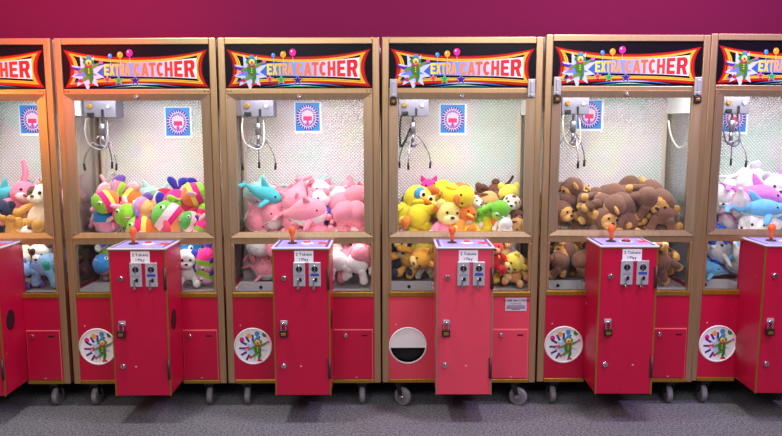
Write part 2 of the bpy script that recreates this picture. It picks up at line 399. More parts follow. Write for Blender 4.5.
def build_sign(m):
    bm = bmesh.new(); box(bm, -.343, .343, .0085, .03, 1.545, 1.748)
    p = obj('sign_panel', bm, SIGNBLACK, m)
    y = .0085
    bands = [(140, 8, 22), (206, 36, 22), (70, 8, 20), (226, 108, 30), (248, 204, 60), (120, 30, 24), (244, 190, 60), (16, 8, 20)]
    inset = (0, 1.1, 2.3, 2.9, 3.9, 5.0, 5.4, 6.6)
    bm = bmesh.new()
    for i, c in enumerate(bands): prism(bm, [SG(*q) for q in flare(inset[i])], y - .0006 - i * .0004, y, i)
    obj('flare_border', bm, [printed(c) for c in bands], p)
    y2 = y - .0006 - 8 * .0004
    # banner behind the words: blue fading to white, in one ramp along its length
    bm = bmesh.new()
    prism(bm, [SG(*q) for q in [(150, 104), (232, 105), (400, 100), (550, 92), (680, 80), (680, 179), (550, 172), (400, 169), (232, 167), (150, 170)]], y2 - .0004, y2 + .001)
    if 'banner_print' not in MATS:
        mt, nt, b = new_mat('banner_print'); tc = nt.nodes.new('ShaderNodeTexCoord'); s = nt.nodes.new('ShaderNodeSeparateXYZ'); cr = nt.nodes.new('ShaderNodeValToRGB')
        e = cr.color_ramp.elements
        e[0].position = .1; e[0].color = (*lin((34, 86, 190)), 1); e[1].position = .95; e[1].color = (*lin((250, 242, 246)), 1)
        for q, c in ((.3, (92, 128, 206)), (.55, (176, 170, 214))): x = e.new(q); x.color = (*lin(c), 1)
        nt.links.new(tc.outputs['Generated'], s.inputs[0]); nt.links.new(s.outputs['X'], cr.inputs[0]); nt.links.new(cr.outputs[0], b.inputs['Base Color'])
        nt.links.new(cr.outputs[0], b.inputs['Emission Color']); b.inputs['Emission Strength'].default_value = .05; b.inputs['Roughness'].default_value = .35
        MATS['banner_print'] = mt
    obj('banner', bm, MATS['banner_print'], p)
    for word, inks in ((WORD1, INK1), (WORD2, INK2)):
        bm = bmesh.new()
        for i, (ch, x0, x1) in enumerate(word):
            for part in BLOCK[ch]:
                q = [(x0 + (x1 - x0) * s, t) for s, t in part]
                prism(bm, [SG(x, bot_of(x) + (top_of(x) - bot_of(x)) * t) for x, t in q], y2 - .0012, y2 - .0004, i)
        o = obj('lettering', bm, [printed(c) for c in inks], p)
        o['label'] = 'yellow word EXTRA' if word is WORD1 else 'orange to red word CATCHER'
    flat('starburst', [(burst(150, 156, 92, 9, 4, .5, 1.05), (196, 206, 240)), (burst(146, 150, 60, 7, 9, .4), (110, 130, 220), 1), ([(64, 118), (118, 128), (110, 146)], (90, 40, 160), 2), ([(80, 196), (120, 176), (128, 190)], (90, 40, 160), 2), ([(92, 150), (118, 140), (122, 152)], (226, 60, 90), 2)], p, SG, y2 - .0006)
    flat('clown_figure', clown(158, 132, 1.0), p, SG, y2 - .002)
    for (cx, cy, r, c) in ((264, 68, 10, (64, 140, 220)), (312, 64, 14, (236, 160, 40)), (358, 55, 16, (226, 40, 150))):
        flat('balloon', [([(cx - .8, cy + r), (cx + .8, cy + r), (cx + 3, 108), (cx + 1.5, 108)], (220, 220, 230)), (ell(cx, cy, r, r * 1.12), c, 1), ([(cx, cy + r), (cx + 4, cy + r * 1.5), (cx - 4, cy + r * 1.5)], c, 1), (ell(cx - r * .35, cy - r * .4, r * .22, r * .3, 12), (250, 240, 245), 2)], p, SG, y2 - .0004)
    for (cx, cy, r, c) in ((245, 181, 17, (226, 60, 50)), (300, 186, 22, (40, 170, 80)), (380, 188, 25, (66, 34, 140))):
        flat('star', [(star(cx, cy, r + 3), (235, 225, 240)), (star(cx, cy, r), c, 1)], p, SG, y2 - .0004)
    def arc(x0, x1, yb, h, th):
        up = [(x0 + (x1 - x0) * k / 24, yb - h * math.sin(math.pi * k / 24)) for k in range(25)]
        dn = [(x, y_ + th * math.sin(math.pi * k / 24)) for k, (x, y_) in enumerate(up)]
        return up + dn[::-1][1:-1]
    flat('swoosh', [(arc(214, 606, 220, 20, 7), (46, 120, 200)), (arc(300, 500, 209, 7, 4), (190, 220, 250), 1)], p, SG, y2)
    flat('swoosh', [(arc(262, 530, 225, 12, 6), (40, 150, 130)), (arc(330, 450, 217, 4, 3), (190, 240, 200), 1)], p, SG, y2)
    return p

def build_poster(m, x, z, w=.128, h=.148):
    y = .449
    bm = bmesh.new(); box(bm, x - w / 2 - .006, x + w / 2 + .010, y - .004, y, z - h / 2 - .014, z + h / 2 + .004)
    p = obj('poster', bm, ink((240, 244, 250)), m)
    tr = lambda a, b: (x + a * w / 100, z - b * h / 100)
    sh = [([(-50, -50), (50, -50), (50, 50), (-50, 50)], (36, 136, 222)), (ell(0, 2, 47, 44), (238, 226, 246), 1)]
    for k in range(26):
        a = 2 * math.pi * k / 26; c, s = math.cos(a), math.sin(a)
        for r0, r1, wd in ((24, 33, 3.4), (35, 46, 4.6)):
            b = a + (0 if r0 < 30 else math.pi / 26); cb, sb = math.cos(b), math.sin(b)
            sh.append(([(r0 * cb - wd * .6 * sb, 2 + r0 * sb + wd * .6 * cb), (r1 * cb - wd * sb, 2 + r1 * sb + wd * cb), (r1 * cb + wd * sb, 2 + r1 * sb - wd * cb), (r0 * cb + wd * .6 * sb, 2 + r0 * sb - wd * .6 * cb)], (64, 40, 160) if r0 > 30 else (110, 66, 190), 2))
    sh += [(ell(0, -10, 24, 10), (252, 200, 226), 3), ([(-18, -2), (18, -2), (18, 14), (-18, 14)], (226, 44, 120), 4), ([(-4, 14), (4, 14), (4, 20), (10, 20), (0, 30), (-10, 20), (-4, 20)], (212, 40, 170), 4)]
    flat('poster_print', sh, p, tr, y - .004, thick=.0003, mk=ink)

def build_machine(i, cx, cfg):
    W = HW
    m = empty('claw_machine', (cx, 0, 0))
    m.rotation_euler = (0, R(cfg.get('lean', 0)), 0); m.scale = (cfg.get('wide', 1), 1, cfg.get('tall', 1))
    tag(m, cfg['label'], 'claw machine', 'claw machines lined up along the maroon wall')
    red = cfg.get('red', RED)
    # --- frame
    for sx in (-1, 1):
        for (y0, y1, wd) in ((0, .033, .033), (.47, .5, .014)):
            bm = bmesh.new(); a, b = sorted((sx * W, sx * (W - wd))); box(bm, a, b, y0, y1, .113, 1.778, .004)
            obj('corner_post', bm, BRASS if y0 == 0 else ALU, m)
    bm = bmesh.new(); box(bm, -.343, .343, .0, .03, 1.748, 1.778, .003); obj('top_rail', bm, BRASS, m)
    bm = bmesh.new(); box(bm, -.343, .343, .0, .03, 1.521, 1.545, .003)
    for sx in (-1, 1):
        for dx in (.335, .318): cyl(bm, (sx * dx, .002, 1.533), (sx * dx, -.002, 1.533), .003, n=10, mi=1)
    obj('header_rail', bm, [BRASS, DARKM], m)
    bm = bmesh.new(); box(bm, -.37, .37, .004, .496, 1.768, 1.776); obj('roof_panel', bm, WHITE, m)
    build_sign(m)
    bm = bmesh.new(); box(bm, -.343, .343, .0, .03, .808, .84, .003); obj('middle_rail', bm, BRASS, m)
    for sx in (-1, 1):
        bm = bmesh.new(); a, b = sorted((sx * .343, sx * .331)); box(bm, a, b, .0, .03, .546, .808, .002); obj('window_stile', bm, BRASS, m)
        bm = bmesh.new(); a, b = sorted((sx * .376, sx * .36)); box(bm, a, b, .033, .467, .808, .84, .002); obj('side_rail', bm, BRASS, m)
        bm = bmesh.new(); a, b = sorted((sx * .374, sx * .356)); box(bm, a, b, .033, .467, 1.425, 1.768); obj('side_header', bm, WHITE, m)
        bm = bmesh.new(); a, b = sorted((sx * .368, sx * .364)); box(bm, a, b, .033, .467, .571, 1.425); obj('side_glass', bm, GLASS, m)
        bm = bmesh.new(); a, b = sorted((sx * .374, sx * .36)); box(bm, a, b, .033, .467, .113, .571); obj('side_panel', bm, red, m)
        bm = bmesh.new(); a, b = sorted((sx * .358, sx * .340)); box(bm, a, b, .446, .451, .571, 1.425); obj('corner_strip', bm, ALU, m)
    bm = bmesh.new(); box(bm, -.36, .36, .45, .462, .4, 1.768); obj('back_panel', bm, FILM, m)
    bm = bmesh.new(); box(bm, -.343, .343, .462, .47, .12, .6); obj('rear_panel', bm, red, m)
    # --- glass door
    bm = bmesh.new(); x0, x1, z0, z1 = -.343, .343, .84, 1.5215; b = .043; bt, bb = .030, .026
    O = [(x0, z0), (x1, z0), (x1, z1), (x0, z1)]; I = [(x0 + b, z0 + bb), (x1 - b, z0 + bb), (x1 - b, z1 - bt), (x0 + b, z1 - bt)]
    for k in range(4):
        q = (O[k], O[(k + 1) % 4], I[(k + 1) % 4], I[k])
        f = [(q[0][0], -.006, q[0][1]), (q[1][0], -.006, q[1][1]), (q[2][0], -.001, q[2][1]), (q[3][0], -.001, q[3][1])]
        A = [bm.verts.new(c) for c in f]; B = [bm.verts.new((c[0], .016, c[2])) for c in f]
        bm.faces.new(A); bm.faces.new(B[::-1])
        for j in range(4): bm.faces.new((A[j], B[j], B[(j + 1) % 4], A[(j + 1) % 4]))
    for sx in (-1, 1):
        for z in (.86, 1.506): cyl(bm, (sx * .33, -.004, z), (sx * .33, -.0075, z), .0028, n=8, mi=1)
    d = obj('glass_door', bm, [DOORM, CHROME], m)
    bm = bmesh.new(); box(bm, -.3, .3, .004, .009, .866, 1.4915); obj('pane', bm, GLASS, d)
    bm = bmesh.new(); cyl(bm, (0, -.004, 1.506), (0, -.014, 1.506), .0105, n=20, bev=.002); cyl(bm, (0, -.014, 1.506), (0, -.0165, 1.506), .006, n=14, mi=1); box(bm, -.001, .001, -.0175, -.016, 1.502, 1.51, mi=2)
    obj('lock', bm, [CHROME, STEEL, BLACK], d)
    if cfg.get('latch'):
        for sx in (-1, 1):
            cxl = sx * .322
            bm = bmesh.new(); box(bm, cxl - .017, cxl + .017, -.016, -.005, 1.50, 1.585, .003); box(bm, cxl - .007, cxl + .007, -.024, -.014, 1.522, 1.575, .003)
            cyl(bm, (cxl, -.014, 1.512), (cxl, -.03, 1.512), .009, n=14, bev=.002); cyl(bm, (cxl, -.018, 1.568), (cxl, -.026, 1.568), .004, n=10)
            lt = obj('latch', bm, STEEL, m)
            if cfg['latch'] == 'both' or sx < 0:
                bm = bmesh.new(); box(bm, cxl - .016, cxl + .016, -.022, -.004, 1.466, 1.498, .004); box(bm, cxl - .009, cxl + .009, -.0235, -.021, 1.475, 1.489, .002, 1)
                obj('latch_catch', bm, [DARKM, GOLD], lt)
    # --- lower windows and base
    bx = cfg['bx']; bl, br = bx - .126, bx + .126
    for nm, a, b_ in (('left', -.331, bl + .004), ('right', br - .004, .331)):
        bm = bmesh.new(); box(bm, a, b_, .006, .011, .571, .808); obj('lower_window', bm, GLASS, m)
        bm = bmesh.new(); box(bm, a - .012 * (nm == 'left'), b_ + .012 * (nm == 'right'), -.002, .03, .546, .571, .003); obj('edge_trim', bm, GOLD, m)
        bm = bmesh.new(); box(bm, a - .012 * (nm == 'left'), b_ + .012 * (nm == 'right'), -.002, .03, .113, .132, .003); obj('edge_trim', bm, GOLD, m)
    bm = bmesh.new(); box(bm, br - .03, .343, .004, .028, .132, .546); obj('base_panel', bm, red, m)
    # left base panel with a round opening
    hx, hz, hr = -.25, .301, .093
    bm = bmesh.new(); n = 48
    x0, x1, z0, z1 = -.343, bl + .02, .132, .546
    def edge_pt(a):
        c, s = math.cos(a), math.sin(a); t = min(((x1 - hx) / c if c > 1e-6 else (x0 - hx) / c if c < -1e-6 else 9), ((z1 - hz) / s if s > 1e-6 else (z0 - hz) / s if s < -1e-6 else 9))
        return hx + c * t, hz + s * t
    angs = sorted([2 * math.pi * k / n for k in range(n)] + [math.atan2(zz - hz, xx - hx) % (2 * math.pi) for xx in (x0, x1) for zz in (z0, z1)])
    I1 = [bm.verts.new((hx + hr * math.cos(a), .004, hz + hr * math.sin(a))) for a in angs]
    I2 = [bm.verts.new((hx + hr * math.cos(a), .028, hz + hr * math.sin(a))) for a in angs]
    O1 = [bm.verts.new((edge_pt(a)[0], .004, edge_pt(a)[1])) for a in angs]
    O2 = [bm.verts.new((edge_pt(a)[0], .028, edge_pt(a)[1])) for a in angs]
    K = len(angs)
    for k in range(K):
        j = (k + 1) % K
        bm.faces.new((O1[k], O1[j], I1[j], I1[k])); bm.faces.new((I1[k], I1[j], I2[j], I2[k])); bm.faces.new((O2[j], O2[k], I2[k], I2[j]))
    obj('base_panel', bm, red, m)
    tr = lambda a, b: (hx + a * hr / 100, hz - b * hr / 100)
    bm = bmesh.new()
    ring = [(hr + .000, .0035), (hr - .005, .0), (hr - .007, .006), (hr, .02)]
    for k in range(K):
        a0, a1 = 2 * math.pi * k / K, 2 * math.pi * (k + 1) / K
        for (r0, y0), (r1, y1) in zip(ring, ring[1:]):
            bm.faces.new([bm.verts.new((hx + r * math.cos(a), y, hz + r * math.sin(a))) for r, y, a in ((r0, y0, a0), (r1, y1, a0), (r1, y1, a1), (r0, y0, a1))])
    bmesh.ops.remove_doubles(bm, verts=bm.verts[:], dist=1e-5); bmesh.ops.recalc_face_normals(bm, faces=bm.faces[:])
    pd = obj('prize_door', bm, WHITE, m)
    if cfg.get('open_flap'):
        seg = [math.pi * (-.045 + 1.09 * k / 30) for k in range(31)]
        bm = bmesh.new(); prism(bm, [(hx + (hr - .006) * math.cos(a), hz + (hr - .006) * math.sin(a)) for a in seg], .007, .010)
        obj('flap', bm, WHITE, pd)
        bm = bmesh.new(); prism(bm, ell(hx, hz, hr, hr, 40), .06, .075); obj('dark_recess', bm, BLACK, pd)
    else:
        bm = bmesh.new(); prism(bm, ell(hx, hz, hr - .005, hr - .005, 48), .006, .010); fl = obj('flap', bm, WHITE, pd)
        sh = [(burst(8, 14, 72, 9, 3 + i, .42), (176, 200, 240))]
        for k in range(7):
            a = 2.1 + k * .52; c, s = math.cos(a), math.sin(a)
            sh.append(([(40 * c - 6 * s, 12 + 40 * s + 6 * c), (74 * c - 5 * s, 12 + 74 * s + 5 * c), (74 * c + 5 * s, 12 + 74 * s - 5 * c), (40 * c + 6 * s, 12 + 40 * s - 6 * c)], (60, 44, 150), 1))
        sh.append(([(-62, 8), (-18, 2), (-22, 16)], (214, 60, 90), 2))
        for (bx_, by_, c) in ((-58, -34, (210, 40, 140)), (-20, -56, (236, 160, 50)), (62, -62, (60, 140, 70)), (22, -66, (70, 140, 210))):
            sh.append((ell(bx_, by_, 13, 14, 18), c, 1))
        flat('flap_print', sh + [(q, c, 3 + l) for q, c, l in clown(22, 8, .92)], pd, tr, .006, thick=.0003, mk=ink)
    # service door
    sx0, sx1 = max(br + .006, .140), .334
    bm = bmesh.new(); box(bm, sx0, sx1, -.004, .006, .137, .382, .002)
    sd = obj('service_door', bm, red, m)
    bm = bmesh.new(); box(bm, sx0 - .003, sx1 + .003, .0005, .004, .134, .385, .001); obj('door_edge', bm, plain('pale_edge', (214, 128, 120), .5), sd)
    bm = bmesh.new(); cyl(bm, (.205, -.003, .357), (.205, -.011, .357), .0105, n=18, bev=.002); box(bm, bx * 0 + .204, .206, -.012, -.0105, .352, .362, mi=1); obj('lock', bm, [CHROME, BLACK], sd)
    bm = bmesh.new(); box(bm, .283, .312, -.0055, -.003, .352, .360, .001); obj('finger_slot', bm, BLACK, sd)
    if cfg.get('sticker'):
        bm = bmesh.new(); box(bm, .222, .326, .0015, .004, .475, .54)
        st = obj('notice_sticker', bm, ink((196, 192, 200)), m)
        bm = bmesh.new(); T = lambda a, b: (a, b)
        for txt, z, h in (('GAME MACHINES', .522, .011), ('PLEASE ASK', .508, .006)):
            write_line(bm, txt, .274 - line_width(txt, h) / 2, z, h, .0013, T, bold=.02)
        for k, hw_ in enumerate((.042, .046, .044, .02)):
            prism(bm, [(.274 - hw_, .499 - k * .006), (.274 + hw_, .499 - k * .006), (.274 + hw_, .502 - k * .006), (.274 - hw_, .502 - k * .006)], .0012, .0015)
        obj('notice_text', bm, ink((40, 34, 60)), st)
    # --- control box standing out of the front
    yf = -.215; zt, zb = .828, .135
    bm = bmesh.new(); box(bm, bl, br, yf, .03, zb, zt - .008, .002); cb = obj('control_box', bm, red, m)
    bm = bmesh.new()
    for x in (bl, br): box(bm, x - .0035, x + .0035, yf - .003, yf + .004, zb - .001, zt - .006, .0012)
    box(bm, bl, br, yf - .003, yf + .003, zt - .014, zt - .004, .001)
    for x in (bl, br): box(bm, x - .002, x + .002, yf, 0, zt - .012, zt - .004, .0008)
    obj('edge_trim', bm, GOLD if not cfg.get('red') else plain('worn_edge', (150, 128, 110), .5, .4), cb)
    bm = bmesh.new(); box(bm, bl - .006, br + .006, yf - .008, 0, zt - .008, zt, .002)
    top = obj('control_top', bm, plain('top_white', (226, 222, 240), .3, coat=.3), cb)
    tx = lambda a, b: (a, b)
    def up(name, shapes, par):      # print lying on the top of the box, outline in x, y
        bm = bmesh.new(); cols = []
        for pts, c, lay in shapes:
            if c not in cols: cols.append(c)
            b2 = bmesh.new(); prism(b2, [(x, y) for x, y in pts], -.0004 - lay * .0004, 0, cols.index(c))
            merge(bm, b2, None, Matrix.Translation((0, 0, zt)) @ Matrix.Rotation(R(-90), 4, 'X'))
        bmesh.ops.recalc_face_normals(bm, faces=bm.faces[:])
        return obj(name, bm, [ink(c) for c in cols], par)
    rect = lambda a, b, c, d_: [(a, c), (b, c), (b, d_), (a, d_)]
    up('top_print', [(rect(bl + .004, br - .004, yf + .004, -.006), (74, 60, 170), 0), (rect(bl + .018, br - .018, yf + .012, -.014), (186, 176, 226), 1), (rect(bl + .03, br - .03, yf + .03, -.03), (160, 150, 222), 2), (ell(bx + .018, -.11, .03, .03), (238, 232, 244), 3), (rect(bx + .07, bx + .115, -.14, -.08), (206, 52, 70), 3)], cb)
    jx = bl + .075; jy = -.11
    bm = bmesh.new(); cyl(bm, (jx, jy, zt), (jx, jy, zt + .006), .024, .02, n=24); j = obj('joystick', bm, BLACK, m)
    bm = bmesh.new()
    prof = [(.0, .0075), (.03, .009), (.046, .0125), (.056, .0165), (.066, .0175), (.076, .0155), (.083, .010), (.086, .003)]
    n = 18; rings = [[bm.verts.new((jx + r * math.cos(2 * math.pi * k / n), jy + r * math.sin(2 * math.pi * k / n), zt + .004 + z * .9)) for k in range(n)] for z, r in prof]
    for A, B in zip(rings, rings[1:]):
        for k in range(n): bm.faces.new((A[k], A[(k + 1) % n], B[(k + 1) % n], B[k]))
    bm.faces.new(rings[0][::-1]); bm.faces.new(rings[-1])
    obj('stick', bm, ORANGE, j, smooth=True)
    bm = bmesh.new(); cyl(bm, (bx + .018, -.11, zt), (bx + .018, -.11, zt + .006), .021, n=24, bev=.002, mi=1); cyl(bm, (bx + .018, -.11, zt + .005), (bx + .018, -.11, zt + .012), .016, n=24, bev=.003)
    obj('play_button', bm, [plain('button_red', (214, 40, 50), .3), BLACK if cfg.get('dark_button') else WHITE], m)
    # front of the box: fractions of its width, heights in metres
    X = lambda f: bl + (br - bl) * f
    yo = yf - .0005
    bm = bmesh.new(); box(bm, X(.385), X(.725), yo - .001, yo + .001, .757, .812)
    lb = obj('price_label', bm, ink((240, 238, 242)), cb)
    bm = bmesh.new(); mid = (X(.39) + X(.72)) / 2
    for txt, z in (('2 Tokens', .789), ('1 Play', .766)):
        write_line(bm, txt, mid - line_width(txt, .0122, .02) / 2, z + .001, .0122, yo - .0013, tx, bold=.02)
    o = obj('price_text', bm, ink((50, 44, 80)), cb); o['label'] = 'black lettering 2 Tokens 1 Play'
    for f0, f1, blue in ((.36, .575, False), (.64, .855, True)):
        a, b = X(f0), X(f1); c = (a + b) / 2
        bm = bmesh.new(); box(bm, a, b, yo - .007, yo, .649, .761, .003)
        for zz in (.656, .754):
            for xx in (a + .006, b - .006): cyl(bm, (xx, yo - .006, zz), (xx, yo - .0085, zz), .0028, n=8)
        cm = obj('coin_mechanism', bm, STEEL, m)
        bm = bmesh.new(); prism(bm, [(c + .015 * math.cos(t), .727 + .016 * math.sin(t)) for t in (math.pi * k / 12 for k in range(13))] + [(c - .010, .718), (c + .010, .718)], yo - .0078, yo - .006)
        obj('coin_entry', bm, BLACK, cm)
        bm = bmesh.new(); box(bm, c - .004, c + .004, yo - .012, yo - .007, .713, .747, .002); obj('coin_slot', bm, CHROME, cm)
        bm = bmesh.new(); box(bm, a + .008, b - .008, yo - .0082, yo - .006, .697, .709, .001); obj('maker_strip', bm, ink((58, 66, 170) if blue else (150, 152, 162)), cm)
        bm = bmesh.new(); box(bm, c - .001, c + .011, yo - .0078, yo - .006, .671, .689, .003); obj('return_slot', bm, BLACK, cm)
        bm = bmesh.new(); box(bm, c - .008, c - .002, yo - .016, yo - .007, .645, .685, .002); cyl(bm, (c - .005, yo - .012, .643), (c - .005, yo - .02, .643), .006, n=12); obj('return_lever', bm, CHROME, cm)
    for f, z in ((.19, .687), (.155, .277)):
        bm = bmesh.new(); cyl(bm, (X(f), yo, z), (X(f), yo - .009, z), .0125, n=20, bev=.002); cyl(bm, (X(f), yo - .008, z), (X(f), yo - .012, z), .007, n=14); box(bm, X(f) - .001, X(f) + .001, yo - .0128, yo - .011, z - .005, z + .005, mi=1)
        obj('cam_lock', bm, [CHROME, BLACK], cb)
    for z0, z1 in ((.635, .735), (.215, .312)):
        bm = bmesh.new(); box(bm, X(.955), X(1.0) + .003, yo - .006, yo + .002, z0, z1, .002); cyl(bm, (X(.99), yo - .006, z0), (X(.99), yo - .006, z1), .005, n=10); obj('hinge', bm, plain('hinge_bronze', (92, 62, 62), .45, .6), cb)
    bm = bmesh.new(); hz0 = .478
    box(bm, X(.11), X(.235), yo - .003, yo, hz0 - .009, hz0 + .012, .001); tube(bm, [(X(.17) + .009 * math.cos(t), yo - .001 - .012 * math.sin(t), hz0) for t in (math.pi * k / 8 for k in range(9))], .0022, 8)
    obj('hasp', bm, STEEL, cb)
    bm = bmesh.new(); b2 = bmesh.new(); prism(b2, ell(.13, .475, .036, .048, 24), 0, .004); merge(bm, b2, 0, Matrix.Translation((br + .0035, 0, 0)) @ Matrix.Rotation(R(90), 4, 'Z') @ Matrix.Scale(-1, 4, (1, 0, 0)))
    bmesh.ops.recalc_face_normals(bm, faces=bm.faces[:])
    obj('side_vent', bm, plain('vent_dark', (40, 16, 24), .5), cb)
    # padlock
    if i > 0:
        lx, ly, lz = cx + X(.17), yo - .017, .432
        pk = empty('padlock', (lx, ly, lz)); tag(pk, cfg['lock_label'], 'padlock', 'padlocks on the control boxes')
        bm = bmesh.new(); box(bm, -.018, .018, -.008, .008, -.016, .018, .003); obj('lock_body', bm, DARKM, pk)
        bm = bmesh.new(); box(bm, -.011, .011, -.0095, -.007, -.008, .006, .001); obj('maker_plate', bm, GOLD, pk)
        bm = bmesh.new(); tube(bm, spline([(-.010, 0, .014), (-.0105, 0, .038), (-.006, 0, .050), (.006, 0, .050), (.0105, 0, .038), (.010, 0, .014)], 5), .0035, 8); obj('shackle', bm, CHROME, pk)
    # --- inside: bed, chute, light, claw
    zf = .572
    bm = bmesh.new()
    prof = [(.33, zf), (.448, zf), (.448, .87), (.41, .84), (.36, .70)]
    for s, (xa, xb) in enumerate(((-.355, .355),)):
        A = [bm.verts.new((xa, y, z)) for y, z in prof]; B = [bm.verts.new((xb, y, z)) for y, z in prof]
        bm.faces.new(A); bm.faces.new(B[::-1])
        for k in range(5): bm.faces.new((A[k], A[(k + 1) % 5], B[(k + 1) % 5], B[k]))
    bmesh.ops.recalc_face_normals(bm, faces=bm.faces[:])
    bm2 = bmesh.new(); merge(bm2, bm); cxr = cfg.get('chute', -.115)
    box(bm2, cxr, .355, .03, .215, zf - .02, zf - .001); box(bm2, -.355, .355, .215, .34, zf - .02, zf - .001)
    obj('prize_bed', bm2, BEDCLOTH, m)
    bm = bmesh.new(); xl, xr, y0, y1, zz = -.343, cxr - .004, .032, .212, zf
    box(bm, xl, xr, y1 - .006, y1, .40, zz + .006); box(bm, xr - .006, xr, y0, y1, .40, zz + .006); box(bm, xl, xl + .006, y0, y1, .40, zz + .006); box(bm, xl, xr, y0, y1, .39, .40)
    ch = obj('prize_chute', bm, GREY, m)
    bm = bmesh.new(); cyl(bm, ((xl + xr) / 2 - .01, y1 - .0065, zz - .022), ((xl + xr) / 2 - .01, y1 - .0085, zz - .022), .009, n=16); obj('sensor_hole', bm, BLACK, ch)
    ah = cfg.get('acrylic', 1.0)
    bm = bmesh.new(); box(bm, xl, xr, y1 - .004, y1, zz + .006, ah); obj('acrylic_guard', bm, ACRYL, m)
    bm = bmesh.new(); box(bm, xr - .004, xr, .034, y1 - .004, zz + .006, ah); obj('acrylic_guard', bm, ACRYL, m)
    bm = bmesh.new(); cyl(bm, (-.3, .06, 1.56), (.3, .06, 1.56), .013, n=14); obj('glowing_tube', bm, TUBE, m)
    bm = bmesh.new(); cyl(bm, (-.3, .043, .824), (.3, .043, .824), .008, n=12); obj('glowing_tube', bm, TUBE, m)  # added tube hidden behind the middle rail, invented to brighten the lower windows
    ld = bpy.data.lights.new('low_fill_light', 'AREA'); ld.shape = 'RECTANGLE'; ld.size = .62; ld.size_y = .02; ld.energy = cfg.get('low_fill', .36); ld.color = (1, .96, .92)  # added fill light for the lower windows, goes with the invented tube
    lo = bpy.data.objects.new('low_fill_light', ld); COL.objects.link(lo); lo.parent = m; lo.location = (0, .045, .812); lo.rotation_euler = (R(38), 0, 0)
    ld = bpy.data.lights.new('tube_glow', 'AREA'); ld.shape = 'RECTANGLE'; ld.size = .6; ld.size_y = .1; ld.energy = cfg.get('glow', 3.7); ld.color = cfg.get('tint', (1, .98, .95))
    lo = bpy.data.objects.new('tube_glow', ld); COL.objects.link(lo); lo.parent = m; lo.location = (0, .075, 1.54); lo.rotation_euler = (R(20), 0, 0)
    px_, py_ = cfg['poster']; P = pt(px_, py_, .449); build_poster(m, P.x - cx, P.z)
    # claw carriage
    cu, cw, cdp = cfg['claw']; a0 = pt(cu - cw / 2, 100, cdp); a1 = pt(cu + cw / 2, 116.5, cdp)
    xa, xb, zc0, zc1 = a0.x - cx, a1.x - cx, a1.z, 1.52
    bm = bmesh.new(); box(bm, xa, xb, cdp, cdp + .11, zc0, zc1, .003); g = obj('claw_carriage', bm, plain('carriage_steel', (120, 118, 136), .45, .5), m)
    w = xb - xa
    for fx, fz, r in ((.2, .75, .012), (.78, .72, .009)):
        bm = bmesh.new(); cyl(bm, (xa + w * fx, cdp + .002, zc0 + (zc1 - zc0) * fz * .7), (xa + w * fx, cdp - .012, zc0 + (zc1 - zc0) * fz * .7), r, n=16, bev=.002)
        obj('pulley', bm, GOLD if fx < .5 else STEEL, g)
    bm = bmesh.new(); box(bm, xa + w * .12, xa + w * .32, cdp - .012, cdp + .002, zc0 + .006, zc0 + .024, .002); obj('relay', bm, BLACK, g)
    bm = bmesh.new(); box(bm, xa + w * .55, xa + w * .62, cdp - .008, cdp + .002, zc0 + .004, zc0 + .04, .001); obj('limit_switch', bm, BLACK, g)
    for yy in (cdp + .02, cdp + .09):
        bm = bmesh.new(); cyl(bm, (-.355, yy, 1.535), (.355, yy, 1.535), .006, n=12); obj('gantry_rail', bm, STEEL, m)
    hx_, hy_ = cfg.get('hub', .48) * w + xa, cdp + .03
    hz1 = zc0; k = cfg.get('clawlen', 1.0)
    bm = bmesh.new()
    cyl(bm, (hx_, hy_, hz1 + .02), (hx_, hy_, hz1 - .03 * k), .006, n=12); cyl(bm, (hx_, hy_, hz1 - .03 * k), (hx_, hy_, hz1 - .085 * k), .0155, n=18, bev=.003); cyl(bm, (hx_, hy_, hz1 - .085 * k), (hx_, hy_, hz1 - .14 * k), .009, n=14); cyl(bm, (hx_, hy_, hz1 - .135 * k), (hx_, hy_, hz1 - .155 * k), .017, n=18, bev=.003)
    cl = obj('claw', bm, CLAWM, m)
    for q in range(3):
        t = R(cfg.get('spin', 20) + 120 * q); c, s = math.cos(t), math.sin(t)
        Pq = lambda r, z: (hx_ + c * r, hy_ + s * r, hz1 - z * k)
        bm = bmesh.new(); tube(bm, spline([Pq(.012, .145), Pq(.05, .125), Pq(.056, .135), Pq(.085, .185), Pq(.095, .23), Pq(.092, .245)], 5), .0032, 8)
        tube(bm, [Pq(.012, .085), Pq(.034, .105), Pq(.05, .126)], .0025, 8); tube(bm, [Pq(.095, .228), Pq(.092, .262)], .0058, 8, 1)
        obj('prong', bm, [CLAWM, DARKM], cl)
    cc = cfg.get('cable', (60, 60, 66)); bm = bmesh.new()
    pts = []
    if cfg.get('coil'):
        base = spline([(xa + .012, cdp + .01, hz1 + .01), (xa + .006, cdp + .01, hz1 - .08), (xa + .012, cdp + .01, hz1 - .15), (xa + .034, cdp + .01, hz1 - .12), (hx_ - .012, cdp + .02, hz1 - .06)], 30)
        for q, b_ in enumerate(base): pts.append((b_.x + .004 * math.cos(q * 1.3), b_.y + .004 * math.sin(q * 1.3), b_.z))
        tube(bm, pts, .0038, 6)
    else:
        tube(bm, spline([(xa + .01, cdp + .01, hz1 + .01), (xa + .004, cdp - .01, hz1 - .06), (xa + .02, cdp - .012, hz1 - .13), (hx_, cdp - .012, hz1 - .16), (hx_ + .03, cdp, hz1 - .13), (hx_ + .03, cdp + .02, hz1 - .04), (hx_ + .02, cdp + .03, hz1 + .01)], 8), .004, 8)
    obj('claw_cable', bm, plain('cable_%d' % cc[0], cc, .5), m, smooth=True)
